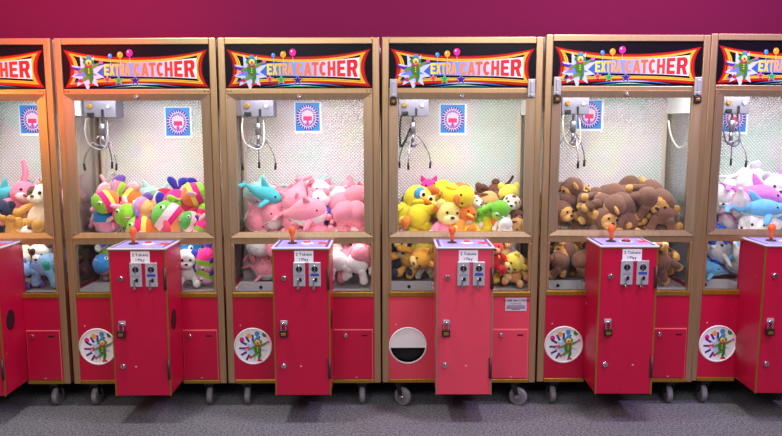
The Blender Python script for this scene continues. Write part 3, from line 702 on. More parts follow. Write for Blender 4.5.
    if cfg.get('white_cord'):
        bm = bmesh.new(); tube(bm, spline([pt(666, 122, .3) - Vector((cx, 0, 0)), pt(669, 138, .3) - Vector((cx, 0, 0)), pt(676, 149, .28) - Vector((cx, 0, 0)), pt(684, 144, .25) - Vector((cx, 0, 0)), pt(691, 128, .22) - Vector((cx, 0, 0)), pt(692, 112, .2) - Vector((cx, 0, 0))], 8), .0045, 8); obj('white_cord', bm, WHITE, m, smooth=True)
    bm = bmesh.new(); box(bm, -.36, .36, .03, .46, .113, .125); obj('base_board', bm, DARKM, m)
    # --- casters
    for (sx, yy) in ((-1, .035), (1, .035), (-1, .43), (1, .43)):
        x = -.29 if sx < 0 else .282; t = R(cfg['swivel'][0 if sx < 0 else 1])
        M = Matrix.Translation((x, yy, 0)) @ Matrix.Rotation(t, 4, 'Z')
        off = .02
        bm = bmesh.new(); b2 = bmesh.new(); box(b2, -.03, .03, -.03, .03, .107, .113); cyl(b2, (0, 0, .095), (0, 0, .108), .02, n=16)
        for s in (-1, 1): prism(b2, [(-.014, .098), (.018, .098), (off + .010, .028), (off - .008, .028)], s * .0185 - .0015, s * .0185 + .0015)
        box(b2, -.016, .018, -.019, .019, .092, .099); merge(bm, b2, None, M); bmesh.ops.recalc_face_normals(bm, faces=bm.faces[:])
        ca = obj('caster', bm, DARKM, m)
        bm = bmesh.new(); b2 = bmesh.new(); cyl(b2, (off, -.0135, .035), (off, .0135, .035), .045, n=30, bev=.005); merge(bm, b2, None, M); obj('wheel', bm, RUBBER, ca)
        bm = bmesh.new(); b2 = bmesh.new(); cyl(b2, (off, -.021, .035), (off, .021, .035), .010, n=14); cyl(b2, (off, -.015, .035), (off, .015, .035), .027, n=20, mi=1); merge(bm, b2, None, M); obj('axle', bm, [CHROME, plain('wheel_hub', (110, 106, 112), .5)], ca)
    return m
#@@MACHINES
CXS = [-1.957, -1.188, -.428, .330, 1.097, 1.845]
CFG = [
 dict(label='claw machine cut off by the left edge, holding cow and cat plush', bx=.045, poster=(33, 118), claw=(-30, 30, .2), swivel=(86, 88), tint=(1, .98, .96)),
 dict(label='claw machine full of striped ball fish, red glow on its metal header', bx=.041, poster=(178.5, 121), claw=(100, 33, .2), swivel=(87, 92), cable=(150, 152, 160), spin=-32, tint=(1, .98, .96), lock_label='padlock on the red control box below the striped ball fish'),
 dict(label='claw machine heaped with pink whale plush, no latches on its door', bx=.02, poster=(308, 116.5), claw=(257.5, 33, .2), swivel=(92, 88), cable=(206, 204, 206), spin=-20, lock_label='padlock on the red control box below the pink whale plush'),
 dict(label='claw machine with faded pinkish red front, yellow plush and an open prize flap', bx=.002, lean=.2, poster=(452, 119), claw=(413, 30, .2), swivel=(-35, -30), latch='left', red=REDPALE, open_flap=True, sticker=True, coil=True, cable=(34, 34, 40), spin=15, lock_label='padlock on the faded pinkish red control box'),
 dict(label='claw machine full of brown monkey plush, latches on both door corners', lean=.32, wide=1.018, tall=1.004, bx=-.027, poster=(588, 116.5), claw=(575, 26, .2), swivel=(94, 86), latch='both', dark_button=True, cable=(200, 190, 160), spin=35, white_cord=True, lock_label='padlock on the red control box below the brown monkeys'),
 dict(label='claw machine cut off by the right edge, holding dolphin and seal plush', lean=.7, tall=1.004, bx=-.038, poster=(731, 120), claw=(733, 26, .2), swivel=(84, 84), cable=(90, 90, 120), spin=60, lock_label='padlock on the red control box at the right edge of the photo'),
]
MACH = [build_machine(i, CXS[i], CFG[i]) for i in range(6)]

# ------------------------------------------------------------------ plush toys
MESH = {}
def cached(key, build, mats):
    k = (key, tuple(m.name for m in mats))
    if k not in MESH:
        bm = build(); bm.normal_update(); me = bpy.data.meshes.new(key[0]); bm.to_mesh(me); bm.free()
        for m in mats: me.materials.append(m)
        for p in me.polygons: p.use_smooth = True
        MESH[k] = me
    return MESH[k]
def blob(rad, taper=0, lump=.035, seed=1, sub=3, squash=0, split=None):
    """soft stuffed form; taper narrows it upwards; split = (axis, where) gives the far side material 1"""
    def f():
        bm = bmesh.new(); bmesh.ops.create_icosphere(bm, subdivisions=sub, radius=1)
        for v in bm.verts:
            c = v.co.copy(); k = 1 + lump * (math.sin(3.1 * c.x + seed) * math.cos(2.7 * c.y - seed * 2) + .7 * math.sin(4.3 * c.z + 1.7 * c.x + seed * 3))
            s = 1 - taper * c.z
            v.co = Vector((c.x * rad[0] * s * k, c.y * rad[1] * s * k, c.z * rad[2] * k))
        if split:
            ax, w = split
            for fc in bm.faces:
                if fc.calc_center_median()[ax] / rad[ax] < w: fc.material_index = 1
        return bm
    return f
def limb(p0, p1, r0, r1, n=14):
    def f():
        bm = bmesh.new(); a, b = Vector(p0), Vector(p1); d = b - a; L = d.length; q = d.to_track_quat('Z', 'Y'); bend = L * .10
        prof = []
        for k in range(5): t = k / 4 * math.pi / 2; prof.append((-r0 * math.cos(t), r0 * math.sin(t)))
        for k in range(1, 6): prof.append((L * k / 6, r0 + (r1 - r0) * k / 6))
        for k in range(5): t = k / 4 * math.pi / 2; prof.append((L + r1 * math.sin(t), r1 * math.cos(t)))
        rings = [[bm.verts.new(a + q @ Vector((max(r, .0005) * math.cos(w), max(r, .0005) * math.sin(w) + bend * math.sin(math.pi * min(max(z / L, 0), 1)), z))) for w in (2 * math.pi * k / n for k in range(n))] for z, r in prof]
        for A, B in zip(rings, rings[1:]):
            for k in range(n): bm.faces.new((A[k], A[(k + 1) % n], B[(k + 1) % n], B[k]))
        bm.faces.new(rings[0][::-1]); bm.faces.new(rings[-1]); return bm
    return f
def pillow(outlines, th):
    """stuffed felt shapes (fins, flukes, ears): outlines lie in x, z"""
    def f():
        bm = bmesh.new()
        for pts in outlines:
            P = [Vector((x, 0, z)) for x, z in pts]
            S = []
            n0 = len(P)
            for k in range(n0):                                # round the outline off
                a, b, c, d = P[k - 1], P[k], P[(k + 1) % n0], P[(k + 2) % n0]
                for t in (0, .25, .5, .75): S.append(.5 * ((2 * b) + (c - a) * t + (2 * a - 5 * b + 4 * c - d) * t * t + (3 * b - a - 3 * c + d) * t ** 3))
            ctr = sum(S, Vector()) / len(S); n = len(S)
            O = [bm.verts.new(p) for p in S]
            for s in (-1, 1):
                rings = [O]
                for fr, h in ((.86, .55), (.6, .88), (.3, .99)): rings.append([bm.verts.new(ctr + (p - ctr) * fr + Vector((0, s * th * h, 0))) for p in S])
                c = bm.verts.new(ctr + Vector((0, s * th, 0)))
                for A, B in zip(rings, rings[1:]):
                    for k in range(n):
                        q = (A[k], A[(k + 1) % n], B[(k + 1) % n], B[k]); bm.faces.new(q if s < 0 else q[::-1])
                for k in range(n):
                    q = (rings[-1][k], rings[-1][(k + 1) % n], c); bm.faces.new(q if s < 0 else q[::-1])
        bmesh.ops.recalc_face_normals(bm, faces=bm.faces[:])
        return bm
    return f
def lathe_x(prof, mat_of, n=24):
    """prof = [(x, radius, lift)], turned about the x axis; mat_of(x, angle) picks the cloth"""
    def f():
        bm = bmesh.new()
        P = spline([(x, r, z) for x, r, z in prof], 4)
        rings = [[bm.verts.new((p.x, max(p.y, .0006) * math.sin(w), p.z + max(p.y, .0006) * math.cos(w))) for w in (2 * math.pi * k / n for k in range(n))] for p in P]
        for i, (A, B) in enumerate(zip(rings, rings[1:])):
            for k in range(n):
                fc = bm.faces.new((A[k], A[(k + 1) % n], B[(k + 1) % n], B[k])); fc.material_index = mat_of((P[i].x + P[i + 1].x) / 2, 2 * math.pi * (k + .5) / n)
        bm.faces.new(rings[0][::-1]).material_index = mat_of(P[0].x, 0); bm.faces.new(rings[-1]).material_index = mat_of(P[-1].x, 0)
        bmesh.ops.recalc_face_normals(bm, faces=bm.faces[:])
        return bm
    return f
EYEM = plain('eye_black', (16, 14, 18), .15); EYEW = plain('eye_white', (248, 248, 248), .4)
def put(par, name, key, build, mats, loc=(0, 0, 0), rot=(0, 0, 0)):
    return place(name, cached((name,) + key, build, mats if isinstance(mats, list) else [mats]), par, loc, tuple(R(a) for a in rot))

def sitter(root, k, c):
    """soft toy with head, arms and legs, facing -y; k = its kind, c = its look"""
    body, limbc, pawc = plush(c['body']), plush(c.get('limb', c['body'])), plush(c.get('paw', c['body']))
    headc = plush(c.get('head', c['body']))
    bw = c.get('bw', 1.0); hw = c.get('hw', 1.0)
    put(root, 'body', (k,), blob((.058 * bw, .054 * bw, .068), .16, split=(1, -.55) if 'belly' in c else None), [body] + ([plush(c['belly'])] if 'belly' in c else []))
    hz, hr = .098, .060 * hw
    h = put(root, 'head', (k,), blob((hr * 1.06, hr * .96, hr * .95), .06, seed=4), headc, (0, -.012, hz))
    fz = hz
    if 'face' in c: put(h, 'face_patch', (k,), blob((hr * .82, hr * .4, hr * .72), 0, sub=2), plush(c['face']), (0, -hr * .64, -.004))
    mz = c.get('muzzle')
    if mz == 'wide': put(h, 'muzzle', (k,), blob((hr * .66, hr * .42, hr * .42), 0, sub=2), plush(c['muz']), (0, -hr * .82, -hr * .34)); 
    if mz == 'snout':
        put(h, 'muzzle', (k,), blob((hr * .5, hr * .58, hr * .42), 0, sub=2), plush(c['muz']), (0, -hr * .9, -hr * .22))
    if mz == 'disc': put(h, 'snout', (k,), blob((hr * .36, hr * .26, hr * .27), 0, sub=2), plush(c['muz']), (0, -hr * .95, -hr * .12))
    if mz == 'trunk': put(h, 'trunk', (k,), limb((0, -hr * .7, -hr * .1), (0, -hr * 1.6, -hr * .75), hr * .32, hr * .2), plush(c.get('muz', c['body'])))
    if mz == 'beak': put(h, 'beak', (k,), blob((hr * .5, hr * .55, hr * .2), 0, sub=2), plush(c['muz']), (0, -hr * 1.1, -hr * .15))
    if 'nose' in c: put(h, 'nose', (k,), blob((.011, .008, .008), 0, sub=2), plush(c['nose']), (0, -hr * (1.42 if mz == 'snout' else 1.2), -hr * .12))
    if 'patch' in c: put(h, 'eye_patch', (k,), blob((hr * .42, hr * .3, hr * .5), 0, sub=2), plush(c['patch']), (-hr * .5, -hr * .68, hr * .2))
    er = c.get('eye', .007)
    for s in (-1, 1):
        ex, ey, ez = s * hr * .40, -hr * (1.0 if 'face' in c else .88), hr * .22
        if c.get('eyewhite'):
            e = put(h, 'eye', (k, 'w'), blob((er * 2, er * .9, er * 2.1), 0, 0, sub=2), EYEW, (ex, ey, ez)); put(e, 'pupil', (k,), blob((er, er * .6, er), 0, 0, sub=2), EYEM, (-s * er * .3, -er * .75, 0)) if False else None
            put(h, 'pupil', (k,), blob((er, er * .6, er), 0, 0, sub=2), EYEM, (ex - s * er * .3, ey - er * .75, ez))
        else: put(h, 'eye', (k,), blob((er, er * .75, er), 0, 0, sub=2), EYEM, (ex, ey, ez))
        t = c.get('ears', 'round'); ec = plush(c.get('ear', c.get('head', c['body'])))
        if t == 'round': put(h, 'ear', (k,), blob((.024, .010, .024), 0, sub=2), ec, (s * hr * .78, 0, hr * .74), (0, s * 30, 0))
        if t == 'side': put(h, 'ear', (k,), blob((.022, .010, .026), 0, sub=2), ec, (s * hr * 1.16, -.004, hr * .12))
        if t == 'floppy': put(h, 'ear', (k,), blob((.019, .010, .042), .25, sub=2), ec, (s * hr * 1.02, -.006, -hr * .02), (0, s * -14, 0))
        if t == 'long': put(h, 'ear', (k,), limb((s * .02, 0, hr * .7), (s * .045, .01, hr * 2.3), .015, .012), ec)
        if t == 'point': put(h, 'ear', (k,), pillow([[(-.022, 0), (.022, 0), (.004, .040), (-.004, .040)]], .009), ec, (s * hr * .62, 0, hr * .70), (0, s * 24, 0))
        if t == 'big': put(h, 'ear', (k,), blob((.040, .009, .044), 0, sub=2), ec, (s * hr * 1.3, .008, hr * .30), (0, 0, s * -20))
        if c.get('horn'): put(h, 'horn', (k,), limb((s * .018, 0, hr * .85), (s * .030, 0, hr * 1.3), .008, .005), plush(c['horn']))
        if c.get('antler'): put(h, 'antler', (k, s), limb((s * .03, 0, hr * .8), (s * .07, 0, hr * 1.9), .010, .008), plush(c['antler']))
        if c.get('wings'):
            put(root, 'wing', (k, s), blob((.014, .034, .042), .1, sub=2), limbc, (s * .058 * bw, .0, .012), (0, s * -24, 0))
        else:
            hy = (s * .084, -.050, .004) if c.get('arms') != 'up' else (s * .105, -.02, .085)
            a = put(root, 'arm', (k, s, c.get('arms', '')), limb((s * .046, -.006, .040), hy, .019, .017), limbc)
            put(a, 'paw', (k,), blob((.022, .022, .022), 0, sub=2), pawc, (hy[0] * 1.06, hy[1] * 1.1, hy[2] - .004))
        fy = (s * .054, -.074, -.052)
        l = put(root, 'leg', (k, s), limb((s * .034, -.020, -.044), fy, .024, .021), limbc)
        put(l, 'foot', (k,), blob((.024, .024, .030), 0, sub=2), plush(c.get('foot', c.get('paw', c['body']))), (fy[0], fy[1] - .012, fy[2] + .006))
    if c.get('hood'): put(h, 'hood', (k,), blob((hr * 1.14, hr * .98, hr * 1.0), .1, sub=3), plush(c['hood']), (0, hr * .20, hr * .16)); 
    if c.get('bobble'): put(h, 'bobble', (k,), blob((.022, .022, .022), 0, sub=2), plush(c['bobble']), (0, hr * .2, hr * 1.28))
    if c.get('shirt'): put(root, 'shirt', (k,), blob((.063 * bw, .059 * bw, .050), .12), plush(c['shirt']), (0, 0, .018))
    if c.get('spots'):
        for q, (sx, sz) in enumerate(((.7, .3), (-.55, .5), (.1, .9), (-.8, -.2))): put(h, 'spot', (k, q), blob((.016, .016, .014), 0, sub=2), plush(c['spots']), (sx * hr * .9, -hr * .42, sz * hr * .8))
    if c.get('tail'): put(root, 'tail', (k,), limb((0, .045, -.05), (.02, .12, .0), .010, .008), plush(c['tail']))
    if c.get('tagged'): put(root, 'paper_tag', ('tag',), lambda: _box_bm(.020, .0012, .030), WHITE, (.02, -.05, .06), (20, 15, 10))
def _box_bm(x, y, z):
    bm = bmesh.new(); box(bm, -x / 2, x / 2, -y / 2, y / 2, -z / 2, z / 2, .0004); return bm

def fish(root, k, c):
    """round ball fish of sewn colour bands, head towards -x"""
    cols = c['bands']; cuts = c.get('cuts', (-.030, .0, .032, .058))
    pick = lambda x, a: next((i for i, q in enumerate(cuts) if x < q), len(cuts)) if len(cols) > len(cuts) else min(next((i for i, q in enumerate(cuts) if x < q), len(cuts)), len(cols) - 1)
    put(root, 'body', (k,), lathe_x([(-.078, .002, 0), (-.074, .022, 0), (-.058, .049, 0), (-.030, .067, 0), (.004, .072, 0), (.036, .062, 0), (.060, .042, 0), (.076, .020, 0), (.08, .012, 0)], pick), [plush(q) for q in cols])
    fin = plush(c['fin']); tl = plush(c['tailc'])
    put(root, 'dorsal_fin', (k,), pillow([[(-.030, .0), (.040, -.004), (.058, .028), (.030, .046), (-.008, .034)]], .013), fin, (0, 0, .062))
    put(root, 'tail_fin', (k,), pillow([[(-.006, -.010), (-.006, .012), (.040, .052), (.066, .044), (.050, .008)], [(-.006, .010), (-.006, -.012), (.050, -.004), (.066, -.042), (.040, -.052)]], .014), tl, (.080, 0, 0))
    for s in (-1, 1):
        put(root, 'side_fin', (k,), pillow([[(-.014, .008), (.014, .010), (.052, -.014), (.044, -.034), (.008, -.018)]], .009), fin, (.0, s * .070, -.014), (s * 20, 0, s * 24))
        e = put(root, 'eye', (k,), blob((.013, .008, .013), 0, 0, sub=2), EYEW, (-.046, s * .050, .026), (0, 0, s * 42)); put(e, 'pupil', (k,), blob((.007, .005, .007), 0, 0, sub=2), EYEM, (-.001, s * .006, 0))
    put(root, 'mouth', (k,), blob((.010, .018, .008), 0, sub=2), plush(c.get('lip', (232, 120, 170))), (-.074, 0, -.012))

def swimmer(root, k, c):
    """dolphin, whale or seal: long body with a pale belly, head towards -x"""
    g = c.get('girth', 1.0); L = c.get('long', 1.0); cut = c.get('belly_from', 2.0)
    P = [(-.098, .004, -.008), (-.092, .024, -.006), (-.070, .046, -.002), (-.036, .058, .002), (.004, .060, .004), (.044, .047, .006), (.080, .029, .012), (.110, .016, .022), (.122, .010, .027)]
    if c.get('beak_nose'): P = [(-.138, .003, -.014), (-.134, .012, -.014), (-.112, .017, -.012), (-.094, .030, -.006)] + P[2:]
    put(root, 'body', (k,), lathe_x([(x * L, r * g, z) for x, r, z in P], lambda x, a: 1 if abs((a - math.pi + math.pi) % (2 * math.pi) - math.pi) < math.pi - cut and x < .09 * L else 0), [plush(c['body']), plush(c['belly'])])
    fin = plush(c.get('fin', c['body']))
    if c.get('dorsal', True): put(root, 'dorsal_fin', (k,), pillow([[(-.024, -.006), (.026, -.006), (.042, .050), (.026, .052), (.002, .028)]], .010), fin, (.004 * L, 0, .056 * g))
    put(root, 'tail_fluke', (k,), pillow([[(-.010, .0), (.012, -.012), (.036, -.058), (.054, -.060), (.044, -.014), (.044, .014), (.054, .060), (.036, .058), (.012, .012)]], .010), fin, (.116 * L, 0, .026), (78, 0, 0))
    for s in (-1, 1):
        put(root, 'flipper', (k, s), pillow([[(-.016, .0), (.016, .002), (.044, -.048), (.030, -.062), (.006, -.036)]], .009), fin, (-.030 * L, s * .050 * g, -.018), (s * 42, 0, s * 10))
        er = c.get('eye', .0065)
        put(root, 'eye', (k,), blob((er, er, er), 0, 0, sub=2), EYEM, (-.068 * L, s * .041 * g, .012))
        if c.get('ears'): put(root, 'ear', (k, s), pillow([[(-.016, 0), (.018, 0), (.012, .036), (-.004, .040)]], .010), fin, (-.030, s * .036, .046 * g), (s * -24, 0, 0))
        if c.get('puffs'): put(root, 'cheek', (k,), blob((.018, .018, .015), 0, sub=2), plush(c['puffs']), (-.092 * L, s * .014, -.014))
    if c.get('nosec'): put(root, 'nose', (k,), blob((.008, .010, .008), 0, sub=2), plush(c['nosec']), (-.108 * L, 0, -.004))
    if c.get('smile'): put(root, 'mouth', (k,), blob((.016, .028, .006), 0, sub=2), plush(c['smile']), (-.084 * L, 0, -.022), (0, 12, 0))

BRN, TAN = (126, 88, 72), (222, 168, 96)
PINK, PW = (246, 150, 172), (244, 240, 246)
KIND = {
 'monkey': (sitter, 'brown monkey plush', 'monkey plush', dict(body=BRN, paw=TAN, foot=TAN, ear=TAN, ears='side', face=TAN, muzzle='wide', muz=(232, 182, 112), nose=(60, 36, 34), hw=1.04)),
 'monkeytag': (sitter, 'brown monkey plush with white tag', 'monkey plush', dict(body=BRN, paw=TAN, foot=TAN, ear=TAN, ears='side', face=TAN, muzzle='wide', muz=(232, 182, 112), nose=(60, 36, 34), hw=1.04, tagged=True)),
 'fish': (fish, 'multicoloured striped ball fish', 'fish plush', dict(bands=[(106, 190, 70), (250, 214, 226), (236, 34, 130), (248, 158, 92), (248, 158, 92)], fin=(214, 62, 96), tailc=(40, 96, 178))),
 'limefish': (fish, 'lime ball fish with magenta band', 'fish plush', dict(bands=[(146, 212, 56), (236, 34, 130), (246, 230, 96), (240, 120, 50), (240, 120, 50)], fin=(250, 190, 200), tailc=(146, 212, 56))),
 'bluefinfish': (fish, 'magenta ball fish with navy fins', 'fish plush', dict(bands=[(244, 196, 214), (150, 206, 64), (238, 40, 140), (238, 40, 140), (238, 40, 140)], fin=(50, 50, 176), tailc=(50, 50, 176))),
 'bluefish': (fish, 'blue ball fish with pink back', 'fish plush', dict(bands=[(40, 124, 196), (44, 132, 204), (242, 150, 184), (242, 150, 184), (120, 130, 210)], fin=(242, 150, 184), tailc=(70, 80, 190))),
 'pinkfish': (fish, 'pale pink ball fish with red fins', 'fish plush', dict(bands=[(90, 180, 84), (248, 208, 220), (234, 44, 120), (250, 170, 96), (250, 170, 96)], fin=(206, 56, 84), tailc=(60, 110, 200))),
 'orangefish': (fish, 'orange and lilac ball fish', 'fish plush', dict(bands=[(250, 180, 110), (178, 140, 214), (246, 130, 160), (250, 190, 120), (250, 170, 100)], fin=(120, 90, 190), tailc=(250, 160, 90))),
 'whale': (swimmer, 'pink whale plush with white belly', 'whale plush', dict(body=PINK, belly=PW, belly_from=1.75, girth=1.22, ears=True, dorsal=False, smile=(220, 60, 120))),
 'pig': (sitter, 'round pink pig plush', 'pig plush', dict(body=PINK, belly=PW, ears='point', muzzle='disc', muz=(250, 170, 188), bw=1.12, hw=1.1)),
 'tealdolphin': (swimmer, 'teal dolphin plush', 'dolphin plush', dict(body=(78, 190, 204), belly=(226, 244, 246), belly_from=2.3, girth=.8)),
 'palewhale': (swimmer, 'pale teal whale plush', 'whale plush', dict(body=(176, 222, 216), belly=(240, 248, 246), belly_from=2.2, girth=1.0)),
 'bluebear': (sitter, 'white bear plush in royal blue outfit', 'bear plush', dict(body=(40, 52, 190), head=(244, 236, 246), limb=(40, 52, 190), paw=(246, 150, 172), ears='round', ear=(246, 150, 172), muzzle='wide', muz=(250, 244, 248), nose=(60, 40, 60))),
 'elephant': (sitter, 'blue elephant plush with pink ears', 'elephant plush', dict(body=(36, 132, 196), ears='big', ear=(246, 160, 184), muzzle='trunk', eyewhite=True, paw=(246, 160, 184), hw=1.15)),
 'whitedog': (sitter, 'white puppy plush with pale teal ears', 'dog plush', dict(body=(240, 242, 244), ears='floppy', ear=(190, 226, 226), muzzle='wide', muz=(250, 250, 250), nose=(40, 40, 60), eye=.009)),
 'palepink': (sitter, 'pale pink rabbit plush', 'rabbit plush', dict(body=(250, 196, 212), ears='long', ear=(250, 206, 220), muzzle='wide', muz=(252, 224, 232), nose=(220, 110, 140))),
 'chick': (sitter, 'big yellow chick plush with blue eyes', 'chick plush', dict(body=(250, 232, 60), ears='', wings=True, muzzle='beak', muz=(246, 150, 46), eyewhite=True, foot=(244, 140, 50), bw=1.15, hw=1.12, eye=.010, patch=(70, 160, 226))),
 'duck': (sitter, 'yellow duck plush with orange beak and feet', 'duck plush', dict(body=(248, 222, 50), ears='', wings=True, muzzle='beak', muz=(238, 128, 44), foot=(238, 120, 44))),
 'creambear': (sitter, 'cream bear plush in pink shirt', 'bear plush', dict(body=(246, 226, 130), shirt=(246, 150, 190), limb=(246, 150, 190), paw=(248, 230, 150), foot=(248, 230, 150), ears='round', muzzle='wide', muz=(250, 238, 176), nose=(90, 60, 50))),
 'hoodbear': (sitter, 'cream bear plush in pink bobble hood', 'bear plush', dict(body=(236, 96, 60), limb=(236, 96, 60), head=(246, 226, 150), paw=(246, 226, 150), hood=(244, 150, 190), bobble=(248, 232, 160), ears='', muzzle='snout', muz=(248, 232, 160), nose=(90, 60, 50))),
 'yellowbear': (sitter, 'lemon yellow bear plush', 'bear plush', dict(body=(246, 226, 96), ears='round', muzzle='wide', muz=(250, 240, 160), nose=(90, 60, 50))),
 'magentacat': (sitter, 'magenta cat plush', 'cat plush', dict(body=(232, 60, 160), ears='point', muzzle='wide', muz=(246, 140, 200), nose=(120, 20, 70))),
 'orangebird': (sitter, 'small orange bird plush', 'bird plush', dict(body=(238, 128, 44), ears='', wings=True, muzzle='beak', muz=(250, 210, 80), foot=(250, 210, 80), belly=(250, 180, 90))),
 'moose': (sitter, 'dark brown moose plush with antlers', 'moose plush', dict(body=(124, 78, 62), ears='side', muzzle='snout', muz=(150, 100, 78), nose=(50, 34, 34), antler=(96, 58, 46), foot=(90, 56, 46))),
 'tandog': (sitter, 'tan puppy plush with brown ears', 'dog plush', dict(body=(224, 170, 112), ears='floppy', ear=(130, 80, 56), muzzle='snout', muz=(240, 206, 160), nose=(50, 34, 34))),
 'spotdog': (sitter, 'white puppy plush with brown spots', 'dog plush', dict(body=(240, 228, 214), ears='floppy', ear=(122, 76, 56), muzzle='snout', muz=(246, 238, 228), nose=(50, 34, 34), spots=(132, 84, 62))),
 'frog': (sitter, 'bright green frog plush', 'frog plush', dict(body=(122, 206, 60), ears='', muzzle='wide', muz=(170, 222, 90), eyewhite=True, eye=.008)),
 'greyrabbit': (sitter, 'light grey rabbit plush', 'rabbit plush', dict(body=(208, 208, 212), ears='long', muzzle='wide', muz=(232, 232, 234), nose=(80, 70, 80), paw=(228, 228, 232))),
 'panda': (sitter, 'black and white panda plush', 'panda plush', dict(body=(238, 234, 226), limb=(44, 38, 42), paw=(44, 38, 42), foot=(44, 38, 42), ears='round', ear=(60, 44, 42), muzzle='snout', muz=(246, 242, 234), nose=(70, 44, 40), patch=(60, 44, 42))),
 'navybear': (sitter, 'navy blue bear plush', 'bear plush', dict(body=(44, 50, 84), ears='round', muzzle='wide', muz=(214, 206, 196), nose=(30, 26, 30))),
 'gingercat': (sitter, 'golden orange cat plush', 'cat plush', dict(body=(240, 178, 72), ears='point', muzzle='wide', muz=(250, 220, 150), nose=(150, 80, 50))),
 'redbear': (sitter, 'red bear plush', 'bear plush', dict(body=(206, 32, 46), ears='round', muzzle='wide', muz=(240, 150, 120), nose=(60, 20, 24))),
 'cow': (sitter, 'cream cow plush with brown patched face', 'cow plush', dict(body=(248, 234, 208), head=(250, 240, 224), ears='side', ear=(226, 180, 110), horn=(232, 190, 120), patch=(112, 72, 66), muzzle='wide', muz=(250, 230, 208), nose=(120, 84, 80), limb=(226, 176, 92), paw=(216, 160, 76), eye=.009)),
 'giraffe': (sitter, 'golden tan giraffe plush', 'giraffe plush', dict(body=(222, 168, 80), belly=(248, 226, 180), ears='side', horn=(150, 92, 60), muzzle='snout', muz=(248, 226, 190), nose=(110, 70, 56), paw=(196, 140, 66))),
 'bigcat': (sitter, 'large cream cat plush with stitched face', 'cat plush', dict(body=(240, 230, 206), ears='point', muzzle='wide', muz=(246, 238, 220), nose=(70, 50, 50), hw=1.5, eye=.010)),
 'pinkrabbit': (sitter, 'rose pink rabbit plush with upright ears', 'rabbit plush', dict(body=(246, 136, 170), ears='long', ear=(248, 150, 182), muzzle='wide', muz=(252, 200, 216), nose=(190, 70, 110))),
 'skybear': (sitter, 'sky blue bear plush', 'bear plush', dict(body=(142, 186, 232), ears='round', muzzle='wide', muz=(224, 236, 248), nose=(60, 70, 100), bw=1.1)),
 'tealdino': (sitter, 'teal green dinosaur plush', 'dinosaur plush', dict(body=(44, 176, 156), ears='point', muzzle='snout', muz=(90, 200, 180), tail=(44, 176, 156))),
 'purplebear': (sitter, 'purple bear plush', 'bear plush', dict(body=(128, 76, 168), ears='round', muzzle='wide', muz=(210, 180, 226), nose=(50, 30, 70))),
 'seal': (swimmer, 'white seal plush', 'seal plush', dict(body=(242, 240, 246), belly=(250, 248, 250), girth=1.1, dorsal=False, puffs=(252, 250, 252), nosec=(50, 44, 54), eye=.010)),
 'greyseal': (swimmer, 'light grey seal plush', 'seal plush', dict(body=(216, 214, 216), belly=(240, 238, 238), girth=.95, dorsal=False, puffs=(250, 248, 250), nosec=(50, 44, 54), eye=.009)),
 'purpledolphin': (swimmer, 'orchid pink dolphin plush with upright fin', 'dolphin plush', dict(body=(222, 130, 218), belly=(250, 224, 246), belly_from=2.2, beak_nose=True, girth=.85)),
 'bluedolphin': (swimmer, 'sky blue dolphin plush', 'dolphin plush', dict(body=(112, 186, 236), belly=(236, 246, 252), belly_from=2.2, beak_nose=True, girth=.85)),
 'pinkdolphin': (swimmer, 'pale pink dolphin plush', 'dolphin plush', dict(body=(246, 190, 224), belly=(252, 236, 246), belly_from=2.2, beak_nose=True, girth=.9)),
 'snowbear': (sitter, 'snow white bear plush', 'bear plush', dict(body=(246, 244, 248), ears='round', muzzle='wide', muz=(252, 250, 252), nose=(80, 76, 90), ear=(206, 206, 216), bw=1.1)),
 'redwhite': (swimmer, 'white whale plush with red fins', 'whale plush', dict(body=(248, 246, 248), belly=(252, 250, 252), fin=(232, 60, 84), girth=1.0, dorsal=True)),
 'rosebear': (sitter, 'hot pink bear plush', 'bear plush', dict(body=(240, 84, 140), ears='round', muzzle='wide', muz=(250, 180, 206), nose=(120, 30, 70))),
 'royalbear': (sitter, 'royal blue bear plush', 'bear plush', dict(body=(38, 92, 196), ears='round', muzzle='wide', muz=(190, 210, 240), nose=(20, 30, 70))),
}
